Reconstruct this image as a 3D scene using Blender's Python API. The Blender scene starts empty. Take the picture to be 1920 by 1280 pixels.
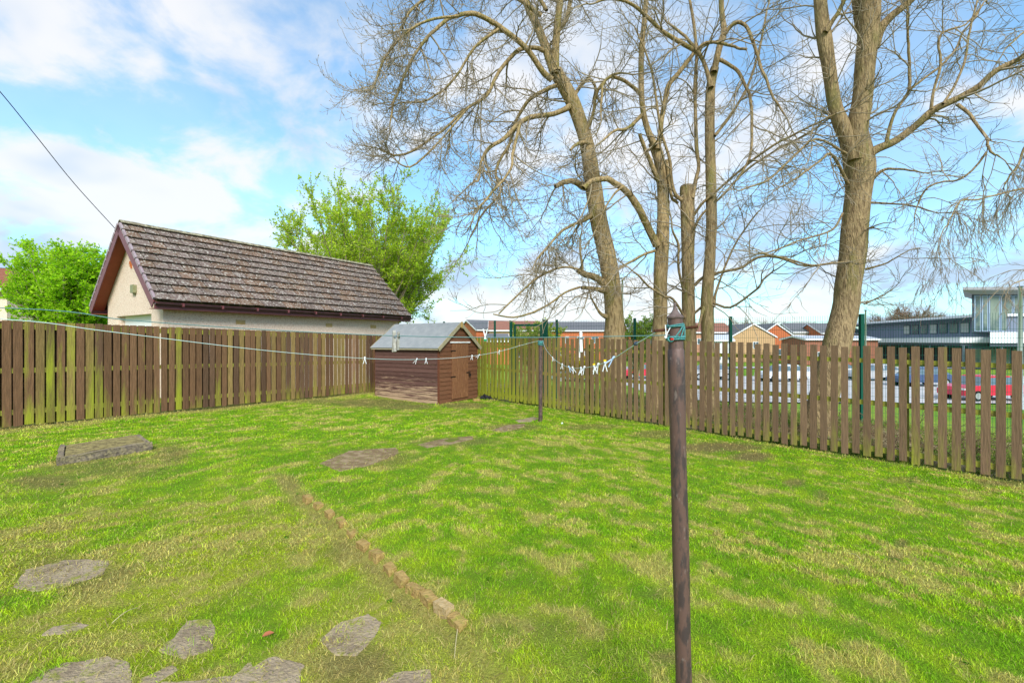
import bpy, math, random
import numpy as np
from mathutils import Vector, Matrix

# ------------------------------------------------------------------ camera, sky, sun, exposure
SC = bpy.context.scene
COL = SC.collection
F = 845.0            # focal length in pixels of the 1920 px wide photograph
CZ = 1.60            # eye height
cd = bpy.data.cameras.new("camera"); cam = bpy.data.objects.new("camera", cd); COL.objects.link(cam)
cam.location = (0, 0, CZ); cam.rotation_euler = (math.radians(90), 0, 0)
cd.sensor_width = 36.0; cd.lens = F / 1920 * 36.0
cd.clip_start = 0.05; cd.clip_end = 6000
SC.camera = cam

SUN_EL, SUN_AZ = math.radians(38), math.radians(167)      # azimuth from +Y, clockwise seen from above
SKY = 0.14
w = bpy.data.worlds.new("World"); SC.world = w; w.use_nodes = True
def build_world():
    nt = w.node_tree; N = nt.nodes; L = nt.links; N.clear()
    out = N.new("ShaderNodeOutputWorld"); bg = N.new("ShaderNodeBackground"); L.new(bg.outputs[0], out.inputs[0])
    sky = N.new("ShaderNodeTexSky"); sky.sky_type = 'NISHITA'; sky.sun_disc = False
    sky.sun_elevation = SUN_EL; sky.sun_rotation = SUN_AZ; sky.air_density = 1.0; sky.dust_density = 0.6; sky.ozone_density = 2.0
    tc = N.new("ShaderNodeTexCoord")
    sep = N.new("ShaderNodeSeparateXYZ"); L.new(tc.outputs['Generated'], sep.inputs[0])
    def m(op, a, b=None, c=None, clamp=False):
        n = N.new("ShaderNodeMath"); n.operation = op; n.use_clamp = clamp
        for i, v in enumerate((a, b, c)):
            if v is None: continue
            if isinstance(v, (int, float)): n.inputs[i].default_value = v
            else: L.new(v, n.inputs[i])
        return n.outputs[0]
    X, Y, Z = sep.outputs
    zz = m('ADD', m('MAXIMUM', Z, 0.0), 0.42)
    cx = m('DIVIDE', X, zz); cy = m('DIVIDE', Y, zz)
    cmb = N.new("ShaderNodeCombineXYZ"); L.new(cx, cmb.inputs[0]); L.new(cy, cmb.inputs[1]); cmb.inputs[2].default_value = 3.7
    def noise(scale, detail, rough, dist=0.0, off=(0, 0, 0)):
        n = N.new("ShaderNodeTexNoise"); n.inputs['Scale'].default_value = scale; n.inputs['Detail'].default_value = detail
        n.inputs['Roughness'].default_value = rough; n.inputs['Distortion'].default_value = dist
        mp = N.new("ShaderNodeVectorMath"); mp.operation = 'ADD'; L.new(cmb.outputs[0], mp.inputs[0]); mp.inputs[1].default_value = off
        L.new(mp.outputs[0], n.inputs['Vector']); return n.outputs[0]
    # cloud cover: large masses broken up by finer billows; clearer towards the right of the view
    big = noise(1.5, 2.0, 0.5, 0.2, (0.3, 2.2, 0)); fine = noise(4.6, 8.0, 0.56, 0.25, (2.2, 0.3, 1.0))
    d = m('ADD', m('MULTIPLY', big, 0.58), m('MULTIPLY', fine, 0.56))
    clear = m('MULTIPLY', m('SUBTRACT', X, 0.35), -0.10)
    d = m('ADD', d, m('MINIMUM', clear, 0.015))
    low = m('MULTIPLY', m('SUBTRACT', 1.0, m('MULTIPLY', Z, 2.2, clamp=True)), 0.075)
    d = m('ADD', d, low)
    d = m('ADD', d, m('MULTIPLY', m('MULTIPLY', m('SUBTRACT', Z, 0.64), 5.0, clamp=True), 0.10))      # extra cloud added overhead, out of view, for less blue fill light
    mr = N.new("ShaderNodeMapRange"); mr.interpolation_type = 'SMOOTHSTEP'
    L.new(d, mr.inputs['Value']); mr.inputs['From Min'].default_value = 0.525; mr.inputs['From Max'].default_value = 0.635; mr.inputs['To Min'].default_value = 0.26
    mask = mr.outputs[0]
    # white rims, lavender grey bellies
    belly = noise(1.9, 4.0, 0.5, 0.3, (9.0, 3.0, 5.0))
    mr2 = N.new("ShaderNodeMapRange"); mr2.interpolation_type = 'SMOOTHSTEP'; L.new(belly, mr2.inputs['Value'])
    mr2.inputs['From Min'].default_value = 0.42; mr2.inputs['From Max'].default_value = 0.58
    cm = N.new("ShaderNodeMix"); cm.data_type = 'RGBA'; L.new(mr2.outputs[0], cm.inputs['Factor'])
    k = 1 / SKY
    cm.inputs[6].default_value = (0.44 * k, 0.44 * k, 0.445 * k, 1); cm.inputs[7].default_value = (0.25 * k, 0.32 * k, 0.42 * k, 1)
    # clear sky, tinted to the picture's cyan blue
    tint = N.new("ShaderNodeMix"); tint.data_type = 'RGBA'; tint.blend_type = 'MULTIPLY'; tint.inputs['Factor'].default_value = 1.0
    L.new(sky.outputs[0], tint.inputs[6]); tint.inputs[7].default_value = (0.58, 0.92, 0.97, 1)
    mx = N.new("ShaderNodeMix"); mx.data_type = 'RGBA'; L.new(m('MULTIPLY', mask, 0.93), mx.inputs['Factor'])
    L.new(tint.outputs[2], mx.inputs[6]); L.new(cm.outputs[2], mx.inputs[7])
    L.new(mx.outputs[2], bg.inputs['Color']); bg.inputs['Strength'].default_value = SKY
build_world()
w.cycles.sampling_method = 'MANUAL'; w.cycles.sample_map_resolution = 512

sl = bpy.data.lights.new("sun", 'SUN'); sl.energy = 2.1; sl.angle = math.radians(24); sl.color = (1.0, 0.955, 0.88)
sun = bpy.data.objects.new("sun", sl); COL.objects.link(sun)
sdir = Vector((math.sin(SUN_AZ) * math.cos(SUN_EL), math.cos(SUN_AZ) * math.cos(SUN_EL), math.sin(SUN_EL)))
sun.rotation_euler = sdir.to_track_quat('Z', 'Y').to_euler(); sun.location = (0, -5, 12)
SC.view_settings.view_transform = 'Standard'; SC.view_settings.look = 'None'; SC.view_settings.gamma = 1
SC.view_settings.exposure = 1.17
SC.render.engine = 'CYCLES'
SC.cycles.max_bounces = 6; SC.cycles.diffuse_bounces = 3; SC.cycles.transparent_max_bounces = 8

# ------------------------------------------------------------------ helpers
rng = np.random.default_rng(7); R = random.Random(11)
def at(px, py, Y): return Vector(((px - 960) / F * Y, Y, CZ - (py - 640) / F * Y))
def smooth(a, b, x):
    t = np.clip((x - a) / (b - a), 0, 1); return t * t * (3 - 2 * t)
_T = np.random.default_rng(3).random((256, 256))
def vnoise(x, y):
    x = np.asarray(x, float); y = np.asarray(y, float)
    xi = np.floor(x).astype(int); yi = np.floor(y).astype(int); fx = x - xi; fy = y - yi
    fx = fx * fx * (3 - 2 * fx); fy = fy * fy * (3 - 2 * fy)
    a = _T[xi & 255, yi & 255]; b = _T[(xi + 1) & 255, yi & 255]; c = _T[xi & 255, (yi + 1) & 255]; d = _T[(xi + 1) & 255, (yi + 1) & 255]
    return (a * (1 - fx) + b * fx) * (1 - fy) + (c * (1 - fx) + d * fx) * fy
def fbm(x, y, o=4, s=0.0):
    v = 0; a = 0.5; t = 0
    for i in range(o):
        v = v + a * vnoise(x * 2 ** i + 17.3 * i + s, y * 2 ** i + 9.1 * i + s * 1.7); t += a; a *= 0.5
    return v / t

def mesh_obj(name, V, Fq, mat, parent=None, col=None, smooth_=False, loc=None):
    """V (n,3), Fq: list of faces or an int array (m,k); col: per-vertex rgb"""
    me = bpy.data.meshes.new(name); V = np.asarray(V, np.float32)
    if loc is not None: V = V - np.asarray(loc, np.float32)
    if isinstance(Fq, np.ndarray):
        m_, k_ = Fq.shape
        me.vertices.add(len(V)); me.vertices.foreach_set("co", V.ravel())
        me.loops.add(m_ * k_); me.loops.foreach_set("vertex_index", Fq.astype(np.int32).ravel())
        me.polygons.add(m_); me.polygons.foreach_set("loop_start", np.arange(0, m_ * k_, k_, dtype=np.int32))
        me.update(calc_edges=True)
    else:
        me.from_pydata([tuple(map(float, v)) for v in V], [], [tuple(int(i) for i in f) for f in Fq]); me.update()
    if col is not None:
        a = me.color_attributes.new("Col", 'FLOAT_COLOR', 'POINT')
        c = np.ones((len(V), 4), np.float32); c[:, :3] = col; a.data.foreach_set("color", c.ravel())
    if smooth_: me.polygons.foreach_set("use_smooth", np.ones(len(me.polygons), bool))
    for mm in (mat if isinstance(mat, (list, tuple)) else [mat]): me.materials.append(mm)
    o = bpy.data.objects.new(name, me); COL.objects.link(o)
    if loc is not None: o.location = loc
    if parent is not None: o.parent = parent
    return o

class MB:
    """collects boxes, tubes and polygons in world coordinates into one mesh"""
    def __init__(s): s.V = []; s.F = []; s.C = []; s.n = 0
    def add(s, V, Fs, c=(1, 1, 1)):
        V = np.asarray(V, float).reshape(-1, 3); s.V.append(V)
        for f in Fs: s.F.append([i + s.n for i in f])
        s.C.append(np.tile(np.asarray(c, float), (len(V), 1))); s.n += len(V); return s
    def box(s, o, ex, ey, ez, c=(1, 1, 1)):
        """corner o and three edge vectors"""
        o, ex, ey, ez = [np.asarray(v, float) for v in (o, ex, ey, ez)]
        V = [o, o + ex, o + ex + ey, o + ey, o + ez, o + ex + ez, o + ex + ey + ez, o + ey + ez]
        Fs = [(0, 3, 2, 1), (4, 5, 6, 7), (0, 1, 5, 4), (1, 2, 6, 5), (2, 3, 7, 6), (3, 0, 4, 7)]
        if np.dot(np.cross(ex, ey), ez) < 0: Fs = [f[::-1] for f in Fs]
        return s.add(V, Fs, c)
    def bbox(s, x0, x1, y0, y1, z0, z1, c=(1, 1, 1)): return s.box((x0, y0, z0), (x1 - x0, 0, 0), (0, y1 - y0, 0), (0, 0, z1 - z0), c)
    def prism(s, poly, ext, c=(1, 1, 1)):
        """poly: planar list of points, ext: extrusion vector"""
        P = np.asarray(poly, float); n = len(P); e = np.asarray(ext, float)
        nrm = np.zeros(3)
        for i in range(n): nrm += np.cross(P[i], P[(i + 1) % n])
        if np.dot(nrm, e) < 0: P = P[::-1]
        Fs = [tuple(range(n))[::-1], tuple(range(n, 2 * n))] + [(i, (i + 1) % n, n + (i + 1) % n, n + i) for i in range(n)]
        return s.add(np.vstack([P, P + e]), Fs, c)
    def tube(s, pts, rad, n=8, c=(1, 1, 1), caps=True):
        V, Fq = tube(pts, rad, n)
        Fs = [tuple(f) for f in Fq]
        if caps:
            m_ = len(pts); Fs += [tuple(range(n))[::-1], tuple(range((m_ - 1) * n, m_ * n))]
        return s.add(V, Fs, c)
    def build(s, name, mat, parent=None, col=True, smooth_=False, loc=None):
        return mesh_obj(name, np.vstack(s.V), s.F, mat, parent, np.vstack(s.C) if col else None, smooth_, loc)

def tube(pts, rad, n=6):
    P = np.asarray([tuple(p) for p in pts], float); m_ = len(P); r = np.broadcast_to(np.asarray(rad, float), (m_,))
    T = np.gradient(P, axis=0); T /= np.linalg.norm(T, axis=1)[:, None] + 1e-9
    ref = np.array([0, 0, 1.0]) if abs(T[:, 2]).mean() < 0.8 else np.array([0, 1.0, 0])
    A = np.cross(T, ref); A /= np.linalg.norm(A, axis=1)[:, None] + 1e-9; B = np.cross(A, T)
    th = np.arange(n) / n * 2 * math.pi
    V = P[:, None, :] + r[:, None, None] * (np.cos(th)[None, :, None] * A[:, None, :] + np.sin(th)[None, :, None] * B[:, None, :])
    i = np.arange(m_ - 1)[:, None]; j = np.arange(n)[None, :]; j2 = (j + 1) % n
    Fq = np.stack([i * n + j, i * n + j2, (i + 1) * n + j2, (i + 1) * n + j], -1).reshape(-1, 4)[:, ::-1]
    return V.reshape(-1, 3), Fq

def tag(o, label, cat, group=None, kind=None):
    if label: o['label'] = label
    if cat: o['category'] = cat
    if group: o['group'] = group
    if kind: o['kind'] = kind
    return o
def thing(name, loc, label, cat, group=None):
    o = bpy.data.objects.new(name, None); COL.objects.link(o); o.location = loc; o.empty_display_size = 0.1
    return tag(o, label, cat, group)
def part(b, name, mat, root, **k):
    """build world-space builder b as a child of root (root is only translated)"""
    o = b.build(name, mat, root, **k); base = Vector((0, 0, 0)); p = root
    while p is not None: base += Vector(p.location); p = p.parent
    o.data.transform(Matrix.Translation(-base)); return o
def copy_tree(o, parent=None):
    c = o.copy(); COL.objects.link(c)
    if parent is not None: c.parent = parent
    for ch in list(o.children): copy_tree(ch, c)
    return c

# ------------------------------------------------------------------ materials
def mat(name, base=(0.5, 0.5, 0.5), rough=0.8, attr=False, nz=None, nz2=None, bump=0.0, bscale=60, metal=0.0, spec=0.12, stretch=(1, 1, 1), extra=None, trans=0.0, bdist=0.02):
    """nz=(scale, amount, colour): mixes towards colour where noise is high"""
    M = bpy.data.materials.new(name); M.use_nodes = True; nt = M.node_tree; N = nt.nodes; L = nt.links
    B = N['Principled BSDF']; B.inputs['Roughness'].default_value = rough; B.inputs['Metallic'].default_value = metal
    B.inputs['Specular IOR Level'].default_value = spec
    tc = N.new("ShaderNodeTexCoord"); mp = N.new("ShaderNodeMapping"); mp.inputs['Scale'].default_value = stretch
    geo = N.new("ShaderNodeNewGeometry"); L.new(geo.outputs['Position'], mp.inputs[0])
    if attr:
        a = N.new("ShaderNodeAttribute"); a.attribute_name = "Col"
        mu = N.new("ShaderNodeMix"); mu.data_type = 'RGBA'; mu.blend_type = 'MULTIPLY'; mu.inputs[0].default_value = 1
        L.new(a.outputs['Color'], mu.inputs[6]); mu.inputs[7].default_value = (*base, 1); c = mu.outputs[2]
    else:
        rgb = N.new("ShaderNodeRGB"); rgb.outputs[0].default_value = (*base, 1); c = rgb.outputs[0]
    for q in (nz, nz2):
        if q is None: continue
        sc_, lo, hi, colr = q[:4]
        n = N.new("ShaderNodeTexNoise"); n.inputs['Scale'].default_value = sc_; n.inputs['Detail'].default_value = 6; n.inputs['Roughness'].default_value = 0.6
        L.new(mp.outputs[0], n.inputs['Vector'])
        mr = N.new("ShaderNodeMapRange"); L.new(n.outputs[0], mr.inputs['Value']); mr.inputs['From Min'].default_value = lo; mr.inputs['From Max'].default_value = hi
        if len(q) > 4: mr.inputs['To Max'].default_value = q[4]
        mx = N.new("ShaderNodeMix"); mx.data_type = 'RGBA'; L.new(mr.outputs[0], mx.inputs[0]); L.new(c, mx.inputs[6]); mx.inputs[7].default_value = (*colr, 1); c = mx.outputs[2]
    if extra: c = extra(N, L, c, geo, mp)
    L.new(c, B.inputs['Base Color'])
    if bump:
        n = N.new("ShaderNodeTexNoise"); n.inputs['Scale'].default_value = bscale; n.inputs['Detail'].default_value = 5; L.new(mp.outputs[0], n.inputs['Vector'])
        b = N.new("ShaderNodeBump"); b.inputs['Strength'].default_value = bump; b.inputs['Distance'].default_value = bdist; L.new(n.outputs[0], b.inputs['Height']); L.new(b.outputs[0], B.inputs['Normal'])
    if trans:
        tr = N.new("ShaderNodeBsdfTranslucent"); L.new(c, tr.inputs['Color']); ms = N.new("ShaderNodeMixShader"); ms.inputs[0].default_value = trans
        L.new(B.outputs[0], ms.inputs[1]); L.new(tr.outputs[0], ms.inputs[2]); L.new(ms.outputs[0], N['Material Output'].inputs[0])
    return M

ALGAE = (0.30, 0.33, 0.025); ALGAE2 = (0.25, 0.24, 0.06)
def algae_low(hi, strength, colr=ALGAE):
    """algae grows from the ground up on damp boards: follows the board's height, kept in vertex alpha-free attribute 'Alg'"""
    def f(N, L, c, geo, mp):
        a = N.new("ShaderNodeAttribute"); a.attribute_name = "Alg"
        n = N.new("ShaderNodeTexNoise"); n.inputs['Scale'].default_value = 7; n.inputs['Detail'].default_value = 6; n.inputs['Roughness'].default_value = 0.65
        L.new(mp.outputs[0], n.inputs['Vector'])
        ad = N.new("ShaderNodeMath"); ad.operation = 'MULTIPLY_ADD'; L.new(n.outputs[0], ad.inputs[0]); ad.inputs[1].default_value = 2.2; L.new(a.outputs['Fac'], ad.inputs[2])
        mr = N.new("ShaderNodeMapRange"); L.new(ad.outputs[0], mr.inputs['Value']); mr.inputs['From Min'].default_value = 1.25; mr.inputs['From Max'].default_value = 1.95; mr.inputs['To Max'].default_value = strength
        mx = N.new("ShaderNodeMix"); mx.data_type = 'RGBA'; L.new(mr.outputs[0], mx.inputs[0]); L.new(c, mx.inputs[6]); mx.inputs[7].default_value = (*colr, 1)
        return mx.outputs[2]
    return f
def moss_patch(N, L, c, geo, mp):
    n = N.new("ShaderNodeTexNoise"); n.inputs['Scale'].default_value = 5.5; n.inputs['Detail'].default_value = 9; n.inputs['Roughness'].default_value = 0.72; L.new(mp.outputs[0], n.inputs['Vector'])
    mr = N.new("ShaderNodeMapRange"); L.new(n.outputs[0], mr.inputs['Value']); mr.inputs['From Min'].default_value = 0.54; mr.inputs['From Max'].default_value = 0.60; mr.inputs['To Max'].default_value = 0.85
    mx = N.new("ShaderNodeMix"); mx.data_type = 'RGBA'; L.new(mr.outputs[0], mx.inputs[0]); L.new(c, mx.inputs[6]); mx.inputs[7].default_value = (0.24, 0.25, 0.04, 1); return mx.outputs[2]
M = {}
M['wood_l'] = mat("fence_boards_brown", (1, 1, 1), 0.85, attr=True, stretch=(1, 1, 0.12), nz=(40, 0.35, 0.85, (0.045, 0.028, 0.016), 0.7), bump=0.5, bscale=50, extra=algae_low(1, 0.92))
M['wood_r'] = mat("fence_pickets_grey_brown", (1, 1, 1), 0.85, attr=True, stretch=(1, 1, 0.12), nz=(45, 0.35, 0.9, (0.06, 0.042, 0.03), 0.6), bump=0.5, bscale=50, extra=algae_low(1, 0.85))
M['rail'] = mat("mossy_rail", (0.33, 0.33, 0.05), 0.9, nz=(12, 0.45, 0.7, (0.16, 0.12, 0.04)), bump=0.4)
M['render'] = mat("roughcast_render", (0.88, 0.68, 0.54), 0.95, nz=(26, 0.45, 0.68, (0.60, 0.40, 0.27), 0.9), nz2=(60, 0.5, 0.62, (0.90, 0.82, 0.72), 0.8), bump=0.9, bscale=140)
M['render_side'] = M['render']
M['maroon'] = mat("maroon_trim_paint", (0.16, 0.045, 0.05), 0.45, nz=(5, 0.4, 0.8, (0.22, 0.085, 0.08), 0.6), spec=0.4)
M['maroon_soffit'] = mat("red_brown_soffit_boards", (0.30, 0.085, 0.05), 0.6, nz=(6, 0.4, 0.8, (0.22, 0.06, 0.04), 0.6))
M['gutter'] = mat("dark_brown_gutter_plastic", (0.055, 0.028, 0.028), 0.4, nz=(9, 0.4, 0.8, (0.09, 0.055, 0.05), 0.6))
M['tile'] = mat("concrete_roof_tile", (1, 1, 1), 0.9, attr=True, nz=(17, 0.545, 0.60, (0.50, 0.46, 0.40), 0.85), nz2=(4.5, 0.5, 0.72, (0.17, 0.11, 0.06), 0.6), bump=0.7, bscale=60)
M['tile_ridge'] = mat("lichened_ridge_tile", (0.20, 0.17, 0.12), 0.95, nz=(10, 0.45, 0.6, (0.42, 0.40, 0.28), 0.8), nz2=(6, 0.5, 0.7, (0.10, 0.09, 0.03), 0.7), bump=0.8)
M['moss'] = mat("moss_joint", (0.055, 0.04, 0.018), 1.0, nz=(20, 0.4, 0.7, (0.12, 0.10, 0.03)), bump=0.8)
M['white'] = mat("white_door_paint", (0.80, 0.80, 0.78), 0.5)
M['ventm'] = mat("ochre_vent_brick", (0.52, 0.34, 0.10), 0.8, bump=0.3)
M['brickred'] = mat("orange_red_brick_patch", (0.55, 0.16, 0.05), 0.9, bump=0.4)
M['lampbox'] = mat("greenish_grey_lamp_housing", (0.30, 0.31, 0.18), 0.5, nz=(30, 0.4, 0.7, (0.18, 0.18, 0.08)))
def shed_wear(N, L, c, geo, mp):
    sep = N.new("ShaderNodeSeparateXYZ"); L.new(geo.outputs['Position'], sep.inputs[0])
    mr = N.new("ShaderNodeMapRange"); L.new(sep.outputs[2], mr.inputs['Value'])
    mr.inputs['From Min'].default_value = 0.0; mr.inputs['From Max'].default_value = 1.0; mr.inputs['To Min'].default_value = 0.32; mr.inputs['To Max'].default_value = 0.04
    n = N.new("ShaderNodeTexNoise"); n.inputs['Scale'].default_value = 3.2; n.inputs['Detail'].default_value = 8; n.inputs['Roughness'].default_value = 0.72
    m2 = N.new("ShaderNodeMapping"); m2.inputs['Scale'].default_value = (0.5, 0.5, 11); L.new(geo.outputs['Position'], m2.inputs[0]); L.new(m2.outputs[0], n.inputs['Vector'])
    ad = N.new("ShaderNodeMath"); ad.operation = 'ADD'; L.new(mr.outputs[0], ad.inputs[0]); L.new(n.outputs[0], ad.inputs[1])
    m3 = N.new("ShaderNodeMapRange"); L.new(ad.outputs[0], m3.inputs['Value']); m3.inputs['From Min'].default_value = 0.735; m3.inputs['From Max'].default_value = 0.80; m3.inputs['To Max'].default_value = 0.9
    mx = N.new("ShaderNodeMix"); mx.data_type = 'RGBA'; L.new(m3.outputs[0], mx.inputs[0]); L.new(c, mx.inputs[6]); mx.inputs[7].default_value = (0.44, 0.30, 0.19, 1)
    return mx.outputs[2]
M['shed'] = mat("peeling_brown_shiplap", (1, 1, 1), 0.8, attr=True, stretch=(0.5, 0.5, 4), nz=(16, 0.4, 0.8, (0.06, 0.02, 0.013), 0.6), bump=0.4, bscale=40, extra=shed_wear)
M['shedf'] = mat("warm_brown_boards", (1, 1, 1), 0.8, attr=True, stretch=(0.6, 0.6, 3), nz=(14, 0.4, 0.8, (0.10, 0.035, 0.015), 0.6), bump=0.4, bscale=40)
M['sheddoor'] = mat("faded_door_boards", (0.235, 0.11, 0.055), 0.8, stretch=(4, 4, 0.5), nz=(16, 0.35, 0.75, (0.14, 0.055, 0.025), 0.8), nz2=(9, 0.55, 0.7, (0.36, 0.18, 0.08), 0.7), bump=0.4, bscale=30)
M['felt'] = mat("grey_mineral_roof_felt", (0.26, 0.28, 0.29), 0.95, nz=(5, 0.4, 0.75, (0.36, 0.37, 0.37), 0.8), nz2=(200, 0.4, 0.7, (0.18, 0.19, 0.20), 0.5), bump=0.4, bscale=200)
M['barge'] = mat("weathered_grey_bargeboard", (0.36, 0.31, 0.21), 0.85, nz=(12, 0.4, 0.8, (0.24, 0.22, 0.10), 0.8), bump=0.3)
M['iron'] = mat("dark_iron", (0.02, 0.018, 0.018), 0.5, metal=0.3)
M['pole'] = mat("rusty_brown_steel_pole", (0.12, 0.068, 0.056), 0.55, stretch=(1, 1, 0.30), nz=(34, 0.47, 0.57, (0.050, 0.036, 0.036), 0.9), nz2=(60, 0.60, 0.66, (0.22, 0.17, 0.15), 0.6), bump=0.6, bscale=160, bdist=0.0015, metal=0.1, spec=0.45)
M['rust'] = mat("rusted_iron", (0.11, 0.045, 0.025), 0.8, nz=(60, 0.4, 0.7, (0.05, 0.02, 0.015)), bump=0.5)
M['cap'] = mat("grey_cast_cap", (0.16, 0.12, 0.11), 0.55, nz=(40, 0.4, 0.7, (0.09, 0.06, 0.055)), bump=0.3)
M['rope'] = mat("teal_clothesline_cord", (0.035, 0.20, 0.20), 0.6, nz=(200, 0.4, 0.7, (0.16, 0.36, 0.36)))
M['line_g'] = mat("grey_green_plastic_line", (0.10, 0.20, 0.20), 0.4)
M['line_w'] = mat("pale_plastic_line", (0.55, 0.68, 0.66), 0.4)
M['peg_w'] = mat("white_plastic_peg", (0.78, 0.80, 0.84), 0.4)
M['peg_grey'] = mat("weathered_wood_peg", (0.42, 0.40, 0.36), 0.8, nz=(60, 0.4, 0.7, (0.22, 0.20, 0.18)))
M['peg_green'] = mat("green_peg_tip", (0.02, 0.30, 0.12), 0.4)
M['peg_yellow'] = mat("yellow_peg_tip", (0.75, 0.48, 0.02), 0.4)
M['peg_blue'] = mat("pale_blue_peg", (0.45, 0.60, 0.85), 0.4)
M['spring'] = mat("steel_spring", (0.3, 0.3, 0.32), 0.3, metal=0.9)
M['slab'] = mat("weathered_paving_slab", (0.35, 0.275, 0.185), 0.95, nz=(6, 0.42, 0.62, (0.23, 0.175, 0.115), 0.95), nz2=(30, 0.53, 0.60, (0.38, 0.31, 0.17), 0.8), bump=0.8, bscale=60, extra=moss_patch)
M['slab_dark'] = mat("mossy_dark_paving_slab", (0.19, 0.13, 0.07), 0.95, nz=(8, 0.45, 0.62, (0.33, 0.25, 0.15), 0.9), nz2=(18, 0.55, 0.66, (0.17, 0.19, 0.04), 0.8), bump=0.6, bscale=45)
M['slab_grey'] = mat("dark_concrete_edge_stone", (0.20, 0.16, 0.12), 0.95, nz=(9, 0.42, 0.60, (0.33, 0.27, 0.15), 0.9), nz2=(30, 0.5, 0.6, (0.09, 0.075, 0.065), 0.7), bump=0.7, bscale=50)
M['brick'] = mat("ochre_clay_brick", (0.40, 0.275, 0.10), 0.95, nz=(25, 0.42, 0.65, (0.27, 0.17, 0.06), 0.9), nz2=(14, 0.54, 0.64, (0.26, 0.24, 0.05), 0.8), bump=0.7, bscale=60)
M['ground'] = mat("lawn_soil_and_thatch", (1, 1, 1), 1.0, attr=True, nz=(70, 0.35, 0.75, (0.07, 0.07, 0.018), 0.55), bump=0.9, bscale=90)
M['grass'] = mat("grass_blades", (1, 1, 1), 0.75, attr=True, spec=0.08, trans=0.35)
M['bark1'] = mat("pale_brown_bark", (0.41, 0.30, 0.155), 0.95, stretch=(1, 1, 0.24), nz=(20, 0.44, 0.62, (0.20, 0.14, 0.07), 0.9), nz2=(5, 0.52, 0.66, (0.24, 0.21, 0.055), 0.8), bump=1.0, bscale=40, bdist=0.05)
M['bark2'] = mat("ridged_tan_bark", (0.385, 0.28, 0.15), 0.95, stretch=(1, 1, 0.2), nz=(26, 0.44, 0.62, (0.17, 0.118, 0.065), 0.9), nz2=(4, 0.52, 0.66, (0.22, 0.20, 0.065), 0.8), bump=1.0, bscale=50, bdist=0.05)
M['twig'] = mat("grey_brown_twigs", (0.29, 0.235, 0.17), 0.9, nz=(3, 0.4, 0.7, (0.36, 0.30, 0.19), 0.7))
M['wound'] = mat("pale_broken_wood", (0.50, 0.35, 0.13), 0.9, nz=(30, 0.4, 0.7, (0.30, 0.2, 0.08)))
M['leaf'] = mat("fresh_spring_leaves", (1, 1, 1), 0.6, attr=True, spec=0.15, trans=0.55)
M['green_metal'] = mat("dark_green_coated_steel", (0.008, 0.085, 0.055), 0.5)
M['grey_metal'] = mat("galvanised_pole", (0.50, 0.54, 0.58), 0.4, metal=0.3)
M['tarmac'] = mat("pale_worn_tarmac", (0.42, 0.42, 0.43), 0.9, nz=(0.6, 0.4, 0.7, (0.50, 0.49, 0.48)))
M['hb_orange'] = mat("orange_house_brick", (0.55, 0.17, 0.07), 0.9, nz=(3, 0.3, 0.8, (0.48, 0.14, 0.06)), nz2=(18, 0.5, 0.6, (0.36, 0.11, 0.06), 0.5))
M['hb_buff'] = mat("buff_house_brick", (0.55, 0.36, 0.19), 0.9, nz=(3, 0.3, 0.8, (0.50, 0.32, 0.17)), nz2=(18, 0.5, 0.6, (0.38, 0.24, 0.12), 0.5))
M['hb_pink'] = mat("pinkish_house_brick", (0.52, 0.28, 0.18), 0.9, nz=(3, 0.3, 0.8, (0.46, 0.24, 0.16)))
M['roof_grey'] = mat("slate_grey_roof", (0.12, 0.125, 0.14), 0.8, nz=(2, 0.3, 0.8, (0.16, 0.16, 0.17)))
M['roof_brown'] = mat("red_brown_roof", (0.22, 0.10, 0.075), 0.85, nz=(2, 0.3, 0.8, (0.28, 0.14, 0.10)))
M['glass'] = mat("dark_window_glass", (0.10, 0.14, 0.17), 0.08, spec=0.8)
M['glass_g'] = mat("tinted_green_glass", (0.06, 0.09, 0.10), 0.10, spec=0.3, nz=(0.35, 0.42, 0.6, (0.20, 0.24, 0.19), 0.9))
M['frame_w'] = mat("white_frame", (0.78, 0.79, 0.80), 0.5)
M['clad'] = mat("slate_blue_cladding", (0.20, 0.235, 0.285), 0.5, stretch=(1, 1, 0.01), nz=(2.5, 0.45, 0.55, (0.17, 0.20, 0.26)))
M['clad_l'] = mat("light_grey_fascia", (0.44, 0.47, 0.52), 0.5)
M['clad_d'] = mat("dark_grey_soffit", (0.07, 0.085, 0.11), 0.5)
M['canopyw'] = mat("white_parapet", (0.72, 0.73, 0.78), 0.5)
M['plastic'] = mat("black_crumpled_plastic", (0.015, 0.014, 0.018), 0.35, bump=0.6)
M['rubber'] = mat("black_tyre_rubber", (0.012, 0.012, 0.012), 0.8)
M['hub'] = mat("silver_wheel_trim", (0.5, 0.5, 0.52), 0.35, metal=0.6)
M['litter'] = mat("twigs_and_dead_leaves", (1, 1, 1), 1.0, attr=True)
def paint(name, c): return mat(name, c, 0.25, spec=0.6)
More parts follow.
